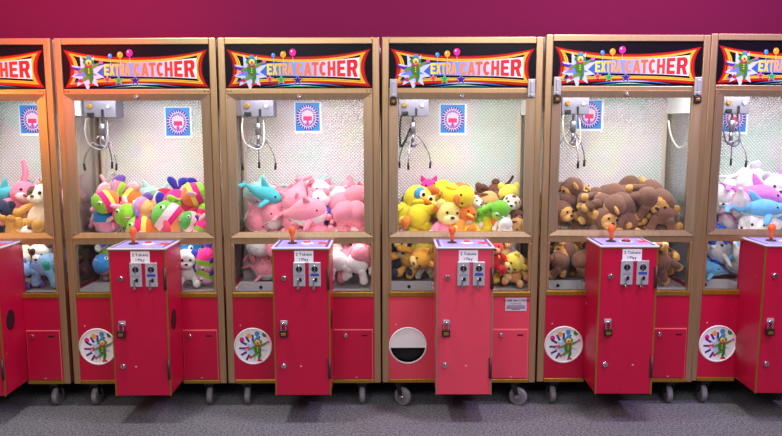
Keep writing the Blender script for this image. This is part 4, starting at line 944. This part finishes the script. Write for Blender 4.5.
# kind, u, v of its middle in the photo, how deep it lies behind the glass, turn (x, y, z in degrees), size
TOYS = {
0: [('pinkrabbit', 8, 204, .12, 0, 20, 30, 1.15), ('cow', 38, 212, .10, -10, 6, -14, 1.1), ('giraffe', 12, 226, .08, -70, 20, 30, .9), ('giraffe', 50, 224, .09, -60, -50, 10, .9), ('tealdolphin', 6, 190, .28, 0, -20, 20, .9), ('cow', 30, 229, .07, -80, 0, 160, .75),
    ('snowbear', 55, 194, .28, 0, 0, 20, 1), ('palepink', 78, 193, .36, 0, 0, 30, 1), ('palepink', 84, 208, .27, 0, 0, -30, 1), ('giraffe', 28, 192, .33, 10, 0, 0, .95), ('snowbear', 64, 212, .2, -20, 0, 40, .9),
    ('bigcat', 20, 262, .09, 0, 14, 22, 1.0), ('panda', 38, 260, .10, 30, 10, 10, .85), ('skybear', 43, 274, .08, 70, 0, 170, 1.05), ('tealdino', 48, 288, .07, -70, 0, 30, .7), ('purplebear', 30, 281, .10, 0, 0, 40, .7), ('skybear', 21, 288, .07, 20, 60, 0, .7), ('tandog', 60, 252, .16, 0, 0, -20, .9), ('snowbear', 60, 282, .16, 0, 0, 10, .7),
    ('redbear', -20, 205, .14, 0, 0, 10, 1), ('yellowbear', -44, 210, .12, 0, 0, -20, 1), ('greyrabbit', -64, 205, .2, 0, 0, 0, 1), ('navybear', -10, 222, .10, 0, 20, 0, 1), ('frog', -36, 228, .09, 0, 0, 0, .9)],
1: [('fish', 167, 217, .1, 0, 38, 8, 1.24), ('limefish', 140, 227, .09, 0, 4, 12, 1.0), ('limefish', 108, 200, .17, 10, -24, 40, .92), ('limefish', 128, 197, .22, 0, 10, -20, .95), ('limefish', 119, 213, .15, 0, 0, 120, .95), ('bluefish', 104, 222, .24, 0, 90, 60, 1.0),
    ('pinkfish', 150, 196, .2, 0, 30, 14, .95), ('bluefinfish', 174, 200, .16, 0, -84, 20, 1.0), ('bluefinfish', 184, 188, .29, 0, 20, 30, .85), ('limefish', 197, 196, .2, 0, 160, 20, .95), ('orangefish', 203, 187, .28, 0, -40, 10, .9), ('bluefish', 195, 211, .13, 0, 30, 30, .92), ('pinkfish', 191, 224, .085, 0, 20, 40, .8), ('bluefinfish', 203, 227, .08, 0, -60, 20, .8), ('palewhale', 160, 184, .35, 0, 0, 30, .9), ('palewhale', 146, 187, .33, 0, 0, -160, .8), ('orangefish', 146, 211, .14, 0, 14, -24, .85), 
    ('palepink', 80, 195, .3, 0, 0, 20, .9), ('palepink', 84, 212, .27, 20, 30, 0, .85), ('whitedog', 83, 228, .26, 0, 0, 10, .8), ('palepink', 96, 188, .36, 0, 0, -20, .9), ('orangefish', 116, 186, .36, 0, 0, 10, .85), ('pinkfish', 178, 216, .15, 0, 60, 60, .8), ('bluefish', 184, 228, .10, 0, 40, 0, .7), ('limefish', 206, 211, .15, 0, 100, 10, .8),
    ('elephant', 187, 264, .085, 0, 20, 34, 1.0), ('bluefinfish', 207, 260, .08, 0, -80, 24, .85), ('bluefinfish', 206, 281, .08, 0, -70, 20, .85), ('whitedog', 184, 287, .075, 20, 0, 10, .85),
    ('fish', 109, 266, .27, 0, 50, 30, .9), ('bluefish', 88, 281, .24, 0, 40, 60, .8), ('limefish', 108, 283, .235, 0, 30, 20, .75), ('limefish', 92, 262, .27, 0, 60, 60, .85), ('palepink', 84, 275, .26, 0, 0, 30, .8), ('pinkfish', 98, 250, .30, 0, 10, 60, .9)],
2: [('whale', 253, 222, .24, 20, -30, 60, 1.05), ('whale', 272, 213, .16, -20, -20, 40, 1.1), ('tealdolphin', 265, 196, .24, 0, -14, 170, .95), ('whale', 303, 217, .095, -8, 14, 166, 1.1), ('whale', 296, 196, .22, 0, -40, 70, .95), ('pig', 300, 186, .33, 0, 20, -30, .9), ('bluebear', 318, 214, .10, 0, 0, -30, .9), ('bluebear', 320, 196, .27, 10, 0, 10, .9), ('whale', 328, 204, .17, 0, -20, 30, .95), ('pig', 345, 214, .10, 60, 20, 190, 1.05), ('pig', 369, 208, .12, 30, -20, 200, 1.1), ('pig', 355, 189, .22, 20, 30, 160, 1.05), ('whale', 369, 225, .085, 0, 0, 200, .95), ('whale', 318, 228, .08, 0, 0, 10, .85), ('snowbear', 338, 201, .22, 20, 0, 20, .85), ('bluebear', 343, 190, .32, 0, 0, -20, .85), ('pig', 283, 222, .12, 0, 0, 20, .8),
    ('snowbear', 247, 207, .3, 0, 0, 30, .9), ('pig', 283, 190, .35, 0, 0, 10, .85), ('palewhale', 318, 184, .37, 0, 0, 20, .9), ('whale', 370, 190, .28, 0, 0, 160, .95), ('pig', 335, 228, .08, -60, 0, 10, .7), ('palewhale', 250, 192, .37, 0, 0, 30, .9), 
    ('whale', 259, 271, .26, -50, -50, 80, 1.0), ('whale', 252, 251, .28, -40, 20, 30, 1.0), ('pig', 277, 262, .27, 20, 40, 190, 1.0), ('whale', 240, 270, .27, 0, 60, 100, .85), ('pig', 276, 280, .25, 20, 0, 200, .8), ('whale', 246, 284, .24, 0, 0, 150, .75), ('snowbear', 338, 264, .075, 60, 10, 190, .9), ('pig', 347, 282, .085, 70, 10, 190, 1.05), ('snowbear', 364, 274, .075, 60, -10, 170, .95), ('pig', 360, 251, .10, 30, 0, 180, .8), ('navybear', 350, 257, .13, 0, 0, 10, .8)],
3: [('chick', 401, 200, .26, 0, 30, 30, 1.15), ('duck', 407, 213, .25, 70, 80, 190, 1.2), ('creambear', 425, 222, .22, 0, -14, 50, 1.0), ('creambear', 407, 231, .24, 30, 70, 20, .7), ('magentacat', 428, 190, .30, 0, 0, 0, .8), ('duck', 440, 192, .25, -20, -60, -50, .95), ('duck', 448, 204, .18, 70, 80, 30, .95), ('creambear', 447, 226, .085, 4, 4, 6, 1.12), ('orangebird', 462, 207, .16, 0, 0, 20, .75), ('orangebird', 464, 221, .09, 0, 30, 10, .75), ('orangebird', 461, 195, .25, 0, -20, -20, .75), ('moose', 489, 193, .25, 30, 70, 30, .95), ('tandog', 484, 207, .18, 60, 40, 20, .9), ('spotdog', 470, 213, .16, 0, 20, 30, .75), ('yellowbear', 502, 208, .17, 60, 0, 190, 1.0), ('frog', 497, 217, .11, 70, 30, 20, .8), ('chick', 483, 224, .085, 0, 60, 30, 1.1), ('spotdog', 513, 214, .10, 0, 10, -10, .85), ('snowbear', 505, 224, .08, 60, 0, 180, .6), ('tandog', 515, 228, .075, 60, 30, 30, .75), ('yellowbear', 524, 205, .17, 0, 0, 190, .9), ('spotdog', 474, 200, .24, 0, 0, 10, .8), ('tandog', 418, 197, .34, 0, 0, 0, .9), ('moose', 524, 222, .09, 0, 0, 10, .6), 
    ('yellowbear', 424, 282, .24, 60, 20, 190, .7), ('greyrabbit', 405, 260, .27, 30, 60, 10, .95), ('greyrabbit', 397, 249, .29, 0, 0, 30, .8), ('yellowbear', 421, 252, .28, 60, 0, 180, 1.0), ('greyrabbit', 421, 267, .26, 60, 0, 200, .75), ('gingercat', 413, 276, .255, 60, 70, 20, .95), ('panda', 393, 277, .25, 30, 0, 20, .75), ('navybear', 389, 257, .27, 0, 0, 10, .8),
    ('hoodbear', 505, 264, .09, -4, -14, -34, .95), ('tandog', 523, 270, .08, 0, 10, -10, .75), ('snowbear', 521, 256, .17, 60, 0, 180, .8), ('yellowbear', 513, 286, .11, 50, 60, 10, .85), ('frog', 499, 280, .15, 60, 0, 180, .7), ('redbear', 496, 258, .13, 0, 0, 0, .8), ('navybear', 519, 277, .11, 0, 0, 10, .6)],
5: [('snowbear', 741, 186, .28, 30, 40, 30, 1.5), ('pinkdolphin', 727, 207, .18, 0, 60, 60, 1.0), ('purpledolphin', 758, 203, .16, 0, -6, 172, 1.15), ('bluedolphin', 748, 217, .12, 0, 6, 168, 1.1), ('seal', 749, 225, .085, 0, -10, 30, .85), ('redwhite', 770, 227, .08, 0, 0, 16, .9), ('rosebear', 717, 222, .22, 0, 0, 20, .75), ('royalbear', 721, 232, .21, 60, 0, 190, .7), ('snowbear', 774, 194, .22, 20, 0, 0, 1.1), ('bluedolphin', 776, 212, .13, 0, -30, 30, .95), ('pinkdolphin', 727, 225, .22, 0, 30, 60, .85), ('pinkdolphin', 738, 198, .25, 0, 0, 150, .85), ('seal', 720, 196, .33, 0, -30, 60, .9), ('purpledolphin', 778, 184, .35, 0, 0, 20, .9), ('seal', 700, 206, .3, 0, 0, 30, .9), ('redwhite', 692, 196, .38, 0, 0, 30, .9), ('seal', 690, 210, .36, 0, 30, 60, .9),
    ('greyseal', 731, 282, .235, 0, 20, 30, .8), ('bluedolphin', 708, 284, .235, 0, 0, 160, .8), ('greyseal', 722, 259, .25, 0, 38, 24, 1.1), ('bluedolphin', 711, 272, .27, 0, -30, 20, 1.0), ('bluedolphin', 740, 271, .22, 0, 50, 30, 1.05), ('royalbear', 709, 250, .30, 0, 0, 0, .8), ('yellowbear', 704, 264, .30, 0, 0, 0, .8), ('pinkdolphin', 742, 254, .25, 0, 60, 30, .9), ('pinkrabbit', 730, 250, .32, 0, 0, 0, .8),
    ('skybear', 800, 205, .14, 0, 0, 10, 1), ('palewhale', 824, 212, .12, 0, 0, 30, 1), ('purplebear', 846, 206, .2, 0, 0, 0, 1), ('tealdolphin', 800, 226, .1, 0, 20, 0, 1), ('magentacat', 832, 229, .09, 0, 0, 0, .9), ('bluebear', 818, 192, .25, 0, 0, 0, .9), ('pig', 812, 270, .09, 0, 0, 0, 1), ('rosebear', 834, 282, .09, 0, 0, 0, .9)],
}
rm = random.Random(11)
mk = [(560, 200, .25), (579, 189, .25), (590, 204, .22), (598, 193, .25), (615, 206, .14), (602, 224, .085), (624, 223, .085), (634, 195, .2), (650, 206, .13), (657, 217, .08), (669, 202, .14), (676, 225, .08), (610, 184, .33), (630, 184, .33), (584, 182, .35), (566, 186, .35), (648, 186, .33), (638, 214, .11), (563, 217, .24), (580, 222, .23), (640, 229, .075), (594, 215, .21), (683, 226, .08),
      (553, 259, .27), (569, 252, .28), (583, 262, .26), (562, 272, .25), (578, 276, .255), (548, 273, .26), (590, 250, .27), (595, 276, .22), (553, 284, .235), (571, 285, .235), (588, 284, .235), (557, 248, .3), (668, 264, .085), (670, 285, .08), (682, 272, .08), (656, 280, .09), (684, 254, .11), (658, 255, .13)]
TOYS[4] = []
for q, (u, v, y) in enumerate(mk):
    turn = rm.choice([(10, 20), (60, 180), (70, 200), (-30, 40), (20, -50), (80, 150), (40, 100), (30, -100)])
    TOYS[4].append(('monkeytag' if q in (0, 2, 7, 5) else 'monkey', u, v, y, turn[0], rm.uniform(-60, 60), turn[1] + rm.uniform(-20, 20), 1.0 if v < 240 else .92))
TOYS[4][9] = ('monkey', 657, 217, .08, 20, 34, -20, 1.12)
TOYS[4][len(mk) - 6] = ('monkey', 670, 268, .085, -6, -16, 12, 1.05)

# settle: push toys apart, mostly in depth, keep them behind the glass and inside the side walls
PLACED = []
for mi, rows in TOYS.items():
    cx = CXS[mi]; S = []
    for (k, u, v, y, rx, ry, rz, s) in rows:
        p = pt(u, v, y); e = Euler((R(rx), R(ry), R(rz))).to_matrix()
        fn, _, _, c = KIND[k]
        if fn is sitter:
            mid = e @ Vector((0, -.015, .042)) * s                       # so that its middle, not its seat, lands there
            balls = [(Vector((0, 0, -.004)), .058), (Vector((0, -.012, .098)), .056 * c.get('hw', 1)), (Vector((.05, -.09, -.05)), .022), (Vector((-.05, -.09, -.05)), .022)]
        elif fn is fish: mid = Vector(); balls = [(Vector((0, 0, 0)), .066), (Vector((.1, 0, 0)), .02)]
        else: mid = Vector(); g = c.get('girth', 1); balls = [(Vector((-.05, 0, 0)), .046 * g), (Vector((0, 0, 0)), .055 * g), (Vector((.05, 0, .006)), .042 * g), (Vector((.11, 0, .02)), .018)]
        S.append(dict(mob=.2 if y < .105 else 1.0, k=k, p=p - mid, e=e, rot=(R(rx), R(ry), R(rz)), s=s * .93, balls=[(e @ b * s * .93, r * s * .93) for b, r in balls], home=p - mid))
    CAP = (176, 186, 181, 184, 184, 172)[mi]
    for it in range(120):
        for a in range(len(S)):
            for b in range(a + 1, len(S)):
                A, B = S[a], S[b]
                if (A['p'] - B['p']).length > .36: continue
                for oa, ra in A['balls']:
                    for ob, rb in B['balls']:
                        d = (B['p'] + ob) - (A['p'] + oa); l = d.length; need = (ra + rb) * .97
                        if 1e-6 < l < need:
                            w = d / l * (need - l) * .22; w = Vector((w.x * .5, w.y * 1.2, w.z * .45)) * 2 / (A['mob'] + B['mob'])
                            A['p'] -= w * A['mob']; B['p'] += w * B['mob']
        for A in S:
            h = A['home'] - A['p']; A['p'] += Vector((h.x * .10, h.y * .02, h.z * .06))
            low = v = None
            for o, r in A['balls']:
                q = A['p'] + o
                if q.y - r < .016: A['p'].y += .016 - (q.y - r)
                if q.y + r > .440: A['p'].y -= (q.y + r - .440) * .7
                if q.x - r < cx - .352: A['p'].x += cx - .352 - (q.x - r)
                if q.x + r > cx + .352: A['p'].x -= q.x + r - (cx + .352)
                lx = q.x - cx; cap = CAP + 4 * math.sin(lx * 17 + mi * 2) + 3 * math.sin(lx * 41 + mi) + (max(0, lx - .2) * 170 if mi == 4 else 0); top = pt(391, cap, q.y).z
                if q.z + r > top: A['p'].z -= (q.z + r - top) * .6
                if q.z - r < .574: A['p'].z += .574 - (q.z - r)
                bx0 = cx + CFG[mi].get('chute', -.115)
                if q.x - r < bx0 and q.y - r < .214 and q.z < 1.0 - .02 :      # stay out of the clear chute
                    if abs(q.x - bx0) < abs(q.y - .214) or q.x > bx0: A['p'].x += min(.004, bx0 - (q.x - r))
                    else: A['p'].y += min(.004, .214 - (q.y - r))
    for A in S: PLACED.append((mi, A))

# toys wholly buried behind others are left out; the rest are described by where they show
BURIED = [9, 18, 34, 35, 46, 53, 55, 86, 107, 118, 119, 138, 143, 146, 155, 177, 182, 183, 191, 195, 196, 199, 204]
BEYOND = [19, 20, 21, 23, 158, 159, 160, 161, 162, 163, 164, 165]
SHOWS = {0:(20,190),1:(32,210),2:(13,223),3:(55,230),4:(6,189),5:(27,229),6:(38,182),7:(80,194),8:(63,198),10:(83,225),11:(27,259),12:(39,254),13:(44,270),14:(49,266),15:(34,283),16:(28,269),17:(78,255),22:(6,211),24:(168,216),25:(142,224),26:(107,199),27:(132,192),28:(122,213),29:(104,224),30:(160,193),31:(172,189),32:(188,183),33:(191,196),36:(189,220),37:(200,226),38:(165,186),39:(147,188),40:(144,205),41:(101,184),42:(105,197),43:(102,244),44:(113,175),45:(118,182),47:(183,231),48:(202,212),49:(193,249),50:(204,258),51:(205,276),52:(189,268),54:(101,264),56:(104,251),57:(106,278),58:(122,230),59:(256,220),60:(272,216),61:(264,193),62:(305,212),63:(295,193),64:(303,185),65:(324,203),66:(320,184),67:(316,190),68:(341,211),69:(355,204),70:(345,182),71:(347,227),72:(316,228),73:(337,190),74:(332,184),75:(290,225),76:(252,207),77:(283,188),78:(325,178),79:(360,184),80:(338,228),81:(257,190),82:(265,259),83:(257,251),84:(270,247),85:(250,258),87:(262,270),88:(340,260),89:(343,263),90:(357,270),91:(361,253),92:(360,269),93:(413,203),94:(420,216),95:(434,213),96:(402,237),97:(429,182),98:(439,187),99:(455,195),100:(446,216),101:(464,186),102:(466,218),103:(458,183),104:(491,186),105:(489,198),106:(477,210),108:(494,211),109:(482,225),110:(513,202),111:(504,224),112:(515,229),113:(508,190),114:(475,190),115:(403,198),116:(517,213),117:(431,269),120:(425,248),121:(424,272),122:(413,260),123:(400,260),124:(399,263),125:(507,261),126:(517,276),127:(514,247),128:(512,265),129:(498,276),130:(500,259),131:(517,282),132:(746,178),133:(739,203),134:(758,190),135:(758,209),136:(748,223),137:(769,224),139:(719,233),140:(773,181),141:(780,213),142:(728,221),144:(726,190),145:(780,172),147:(682,196),148:(682,211),149:(733,267),150:(712,270),151:(721,253),152:(715,261),153:(735,253),154:(714,261),156:(735,244),157:(728,252),161:(782,228),166:(547,200),167:(575,192),168:(585,217),169:(593,199),170:(621,196),171:(603,220),172:(620,212),173:(636,206),174:(645,196),175:(665,202),176:(664,220),178:(604,186),179:(630,181),180:(585,188),181:(568,198),184:(565,218),185:(578,227),186:(631,227),187:(589,226),188:(662,239),189:(545,261),190:(567,227),192:(572,270),193:(580,262),194:(565,254),197:(558,263),198:(580,250),200:(550,245),201:(671,271),202:(658,276),203:(667,267),205:(672,254),206:(643,230)}
for n, (mi, A) in enumerate(PLACED): A['n'] = n
PLACED = [(mi, A) for mi, A in PLACED if A['n'] not in BURIED]
WHERE = ['leftmost machine', 'fish machine', 'whale machine', 'faded machine', 'monkey machine', 'rightmost machine']
ORD = ['first', 'second', 'third', 'fourth', 'fifth', 'sixth', 'seventh', 'eighth', 'ninth', 'tenth', 'eleventh', 'twelfth', 'thirteenth', 'fourteenth', 'fifteenth', 'sixteenth', 'seventeenth', 'eighteenth']
zones = {}
for mi, A in PLACED:
    u, v = seen_at(A['p'] + A['e'] @ Vector((0, -.01, .04)) * A['s'])
    u, v = SHOWS.get(A['n'], (u, v))
    zone = 'out of frame side' if A['n'] in BEYOND else ('lower left window' if u < seen_at((CXS[mi] + CFG[mi]['bx'], 0, .7))[0] else 'lower right window') if v > 240 else ('front row' if A['p'].y < .16 else 'back row')
    A['u'] = u; A['zone'] = zone; zones.setdefault((mi, KIND[A['k']][1], zone), []).append(A)
for (mi, desc, zone), L in zones.items():
    L.sort(key=lambda a: a['u'])
    for n, a in enumerate(L):
        a['label'] = desc + ', ' + ('' if len(L) == 1 else ORD[n] + ' from left, ') + zone + ' of ' + WHERE[mi]
TOY_OBJS = []
for mi, A in PLACED:
    fn, desc, cat, c = KIND[A['k']]
    nm = cat.replace(' ', '_')
    o = empty(nm, A['p']); o.rotation_euler = A['rot']; o.scale = (A['s'],) * 3
    fn(o, A['k'], c)
    TOY_OBJS.append((mi, o))
    tag(o, A['label'], cat, {'monkey': 'brown monkeys heaped in the claw machine', 'fish': 'striped ball fish in the claw machine'}.get(cat.split()[0], 'plush toys piled in the ' + WHERE[mi]))

bpy.context.view_layer.update()
for mi, o in TOY_OBJS:                      # nothing may poke through the glass, the side walls or the floor of the bin
    lo = Vector((9, 9, 9)); hi = -lo
    for ch in o.children_recursive:
        for v in ch.bound_box:
            q = ch.matrix_world @ Vector(v)
            for t in range(3): lo[t] = min(lo[t], q[t]); hi[t] = max(hi[t], q[t])
    d = Vector()
    if lo.y < .013: d.y = .013 - lo.y
    if lo.x < CXS[mi] - .36: d.x = CXS[mi] - .36 - lo.x
    elif hi.x > CXS[mi] + .36: d.x = CXS[mi] + .36 - hi.x
    if lo.z < .573: d.z = .573 - lo.z
    o.location += d

# ------------------------------------------------------------------ light
def area(name, loc, target, power, size, color=(1, 1, 1), size_y=None):
    l = bpy.data.lights.new(name, 'AREA'); l.energy = power; l.size = size; l.color = color
    if size_y: l.shape = 'RECTANGLE'; l.size_y = size_y
    o = bpy.data.objects.new(name, l); COL.objects.link(o); o.location = loc
    o.rotation_euler = (Vector(target) - Vector(loc)).to_track_quat('-Z', 'Y').to_euler(); return o
area('ceiling_light', (-1.3, -.75, 3.2), (-1.1, -.6, .5), 40, .3, (1, .95, .94))
area('ceiling_light', (1.1, -.75, 3.2), (1.1, -.6, .5), 40, .3, (1, .95, .96))
area('ceiling_light', (-1.2, -3.8, 2.9), (-.9, 0, .8), 43, 1.2, (1, .96, .95))
area('ceiling_light', (1.2, -3.8, 2.9), (.9, 0, .8), 43, 1.2, (1, .96, .98))
def spot(name, loc, target, power, deg, color):
    l = bpy.data.lights.new(name, 'SPOT'); l.energy = power; l.spot_size = R(deg); l.spot_blend = .8; l.color = color; l.shadow_soft_size = .12
    o = bpy.data.objects.new(name, l); COL.objects.link(o); o.location = loc
    o.rotation_euler = (Vector(target) - Vector(loc)).to_track_quat('-Z', 'Y').to_euler(); return o
spot('crimson_stage_light', (-2.2, -1.6, 2.9), (-1.9, .6, 2.05), 200, 56, (1, .05, .08))
spot('red_stage_light', (-2.3, -2.2, 2.3), (-1.42, 0, 1.52), 120, 20, (1, .06, .02))
spot('amber_stage_light', (-2.9, -1.6, 1.7), (-1.75, 0, 1.0), 50, 44, (1, .42, .05))
area('violet_stage_light', (2.2, -1.6, 2.9), (1.1, .5, 2.0), 52, .4, (.74, .5, 1))
w = bpy.data.worlds.new('arcade_hall'); sc.world = w; w.use_nodes = True
w.node_tree.nodes['Background'].inputs['Color'].default_value = (.52, .46, .48, 1); w.node_tree.nodes['Background'].inputs['Strength'].default_value = .32
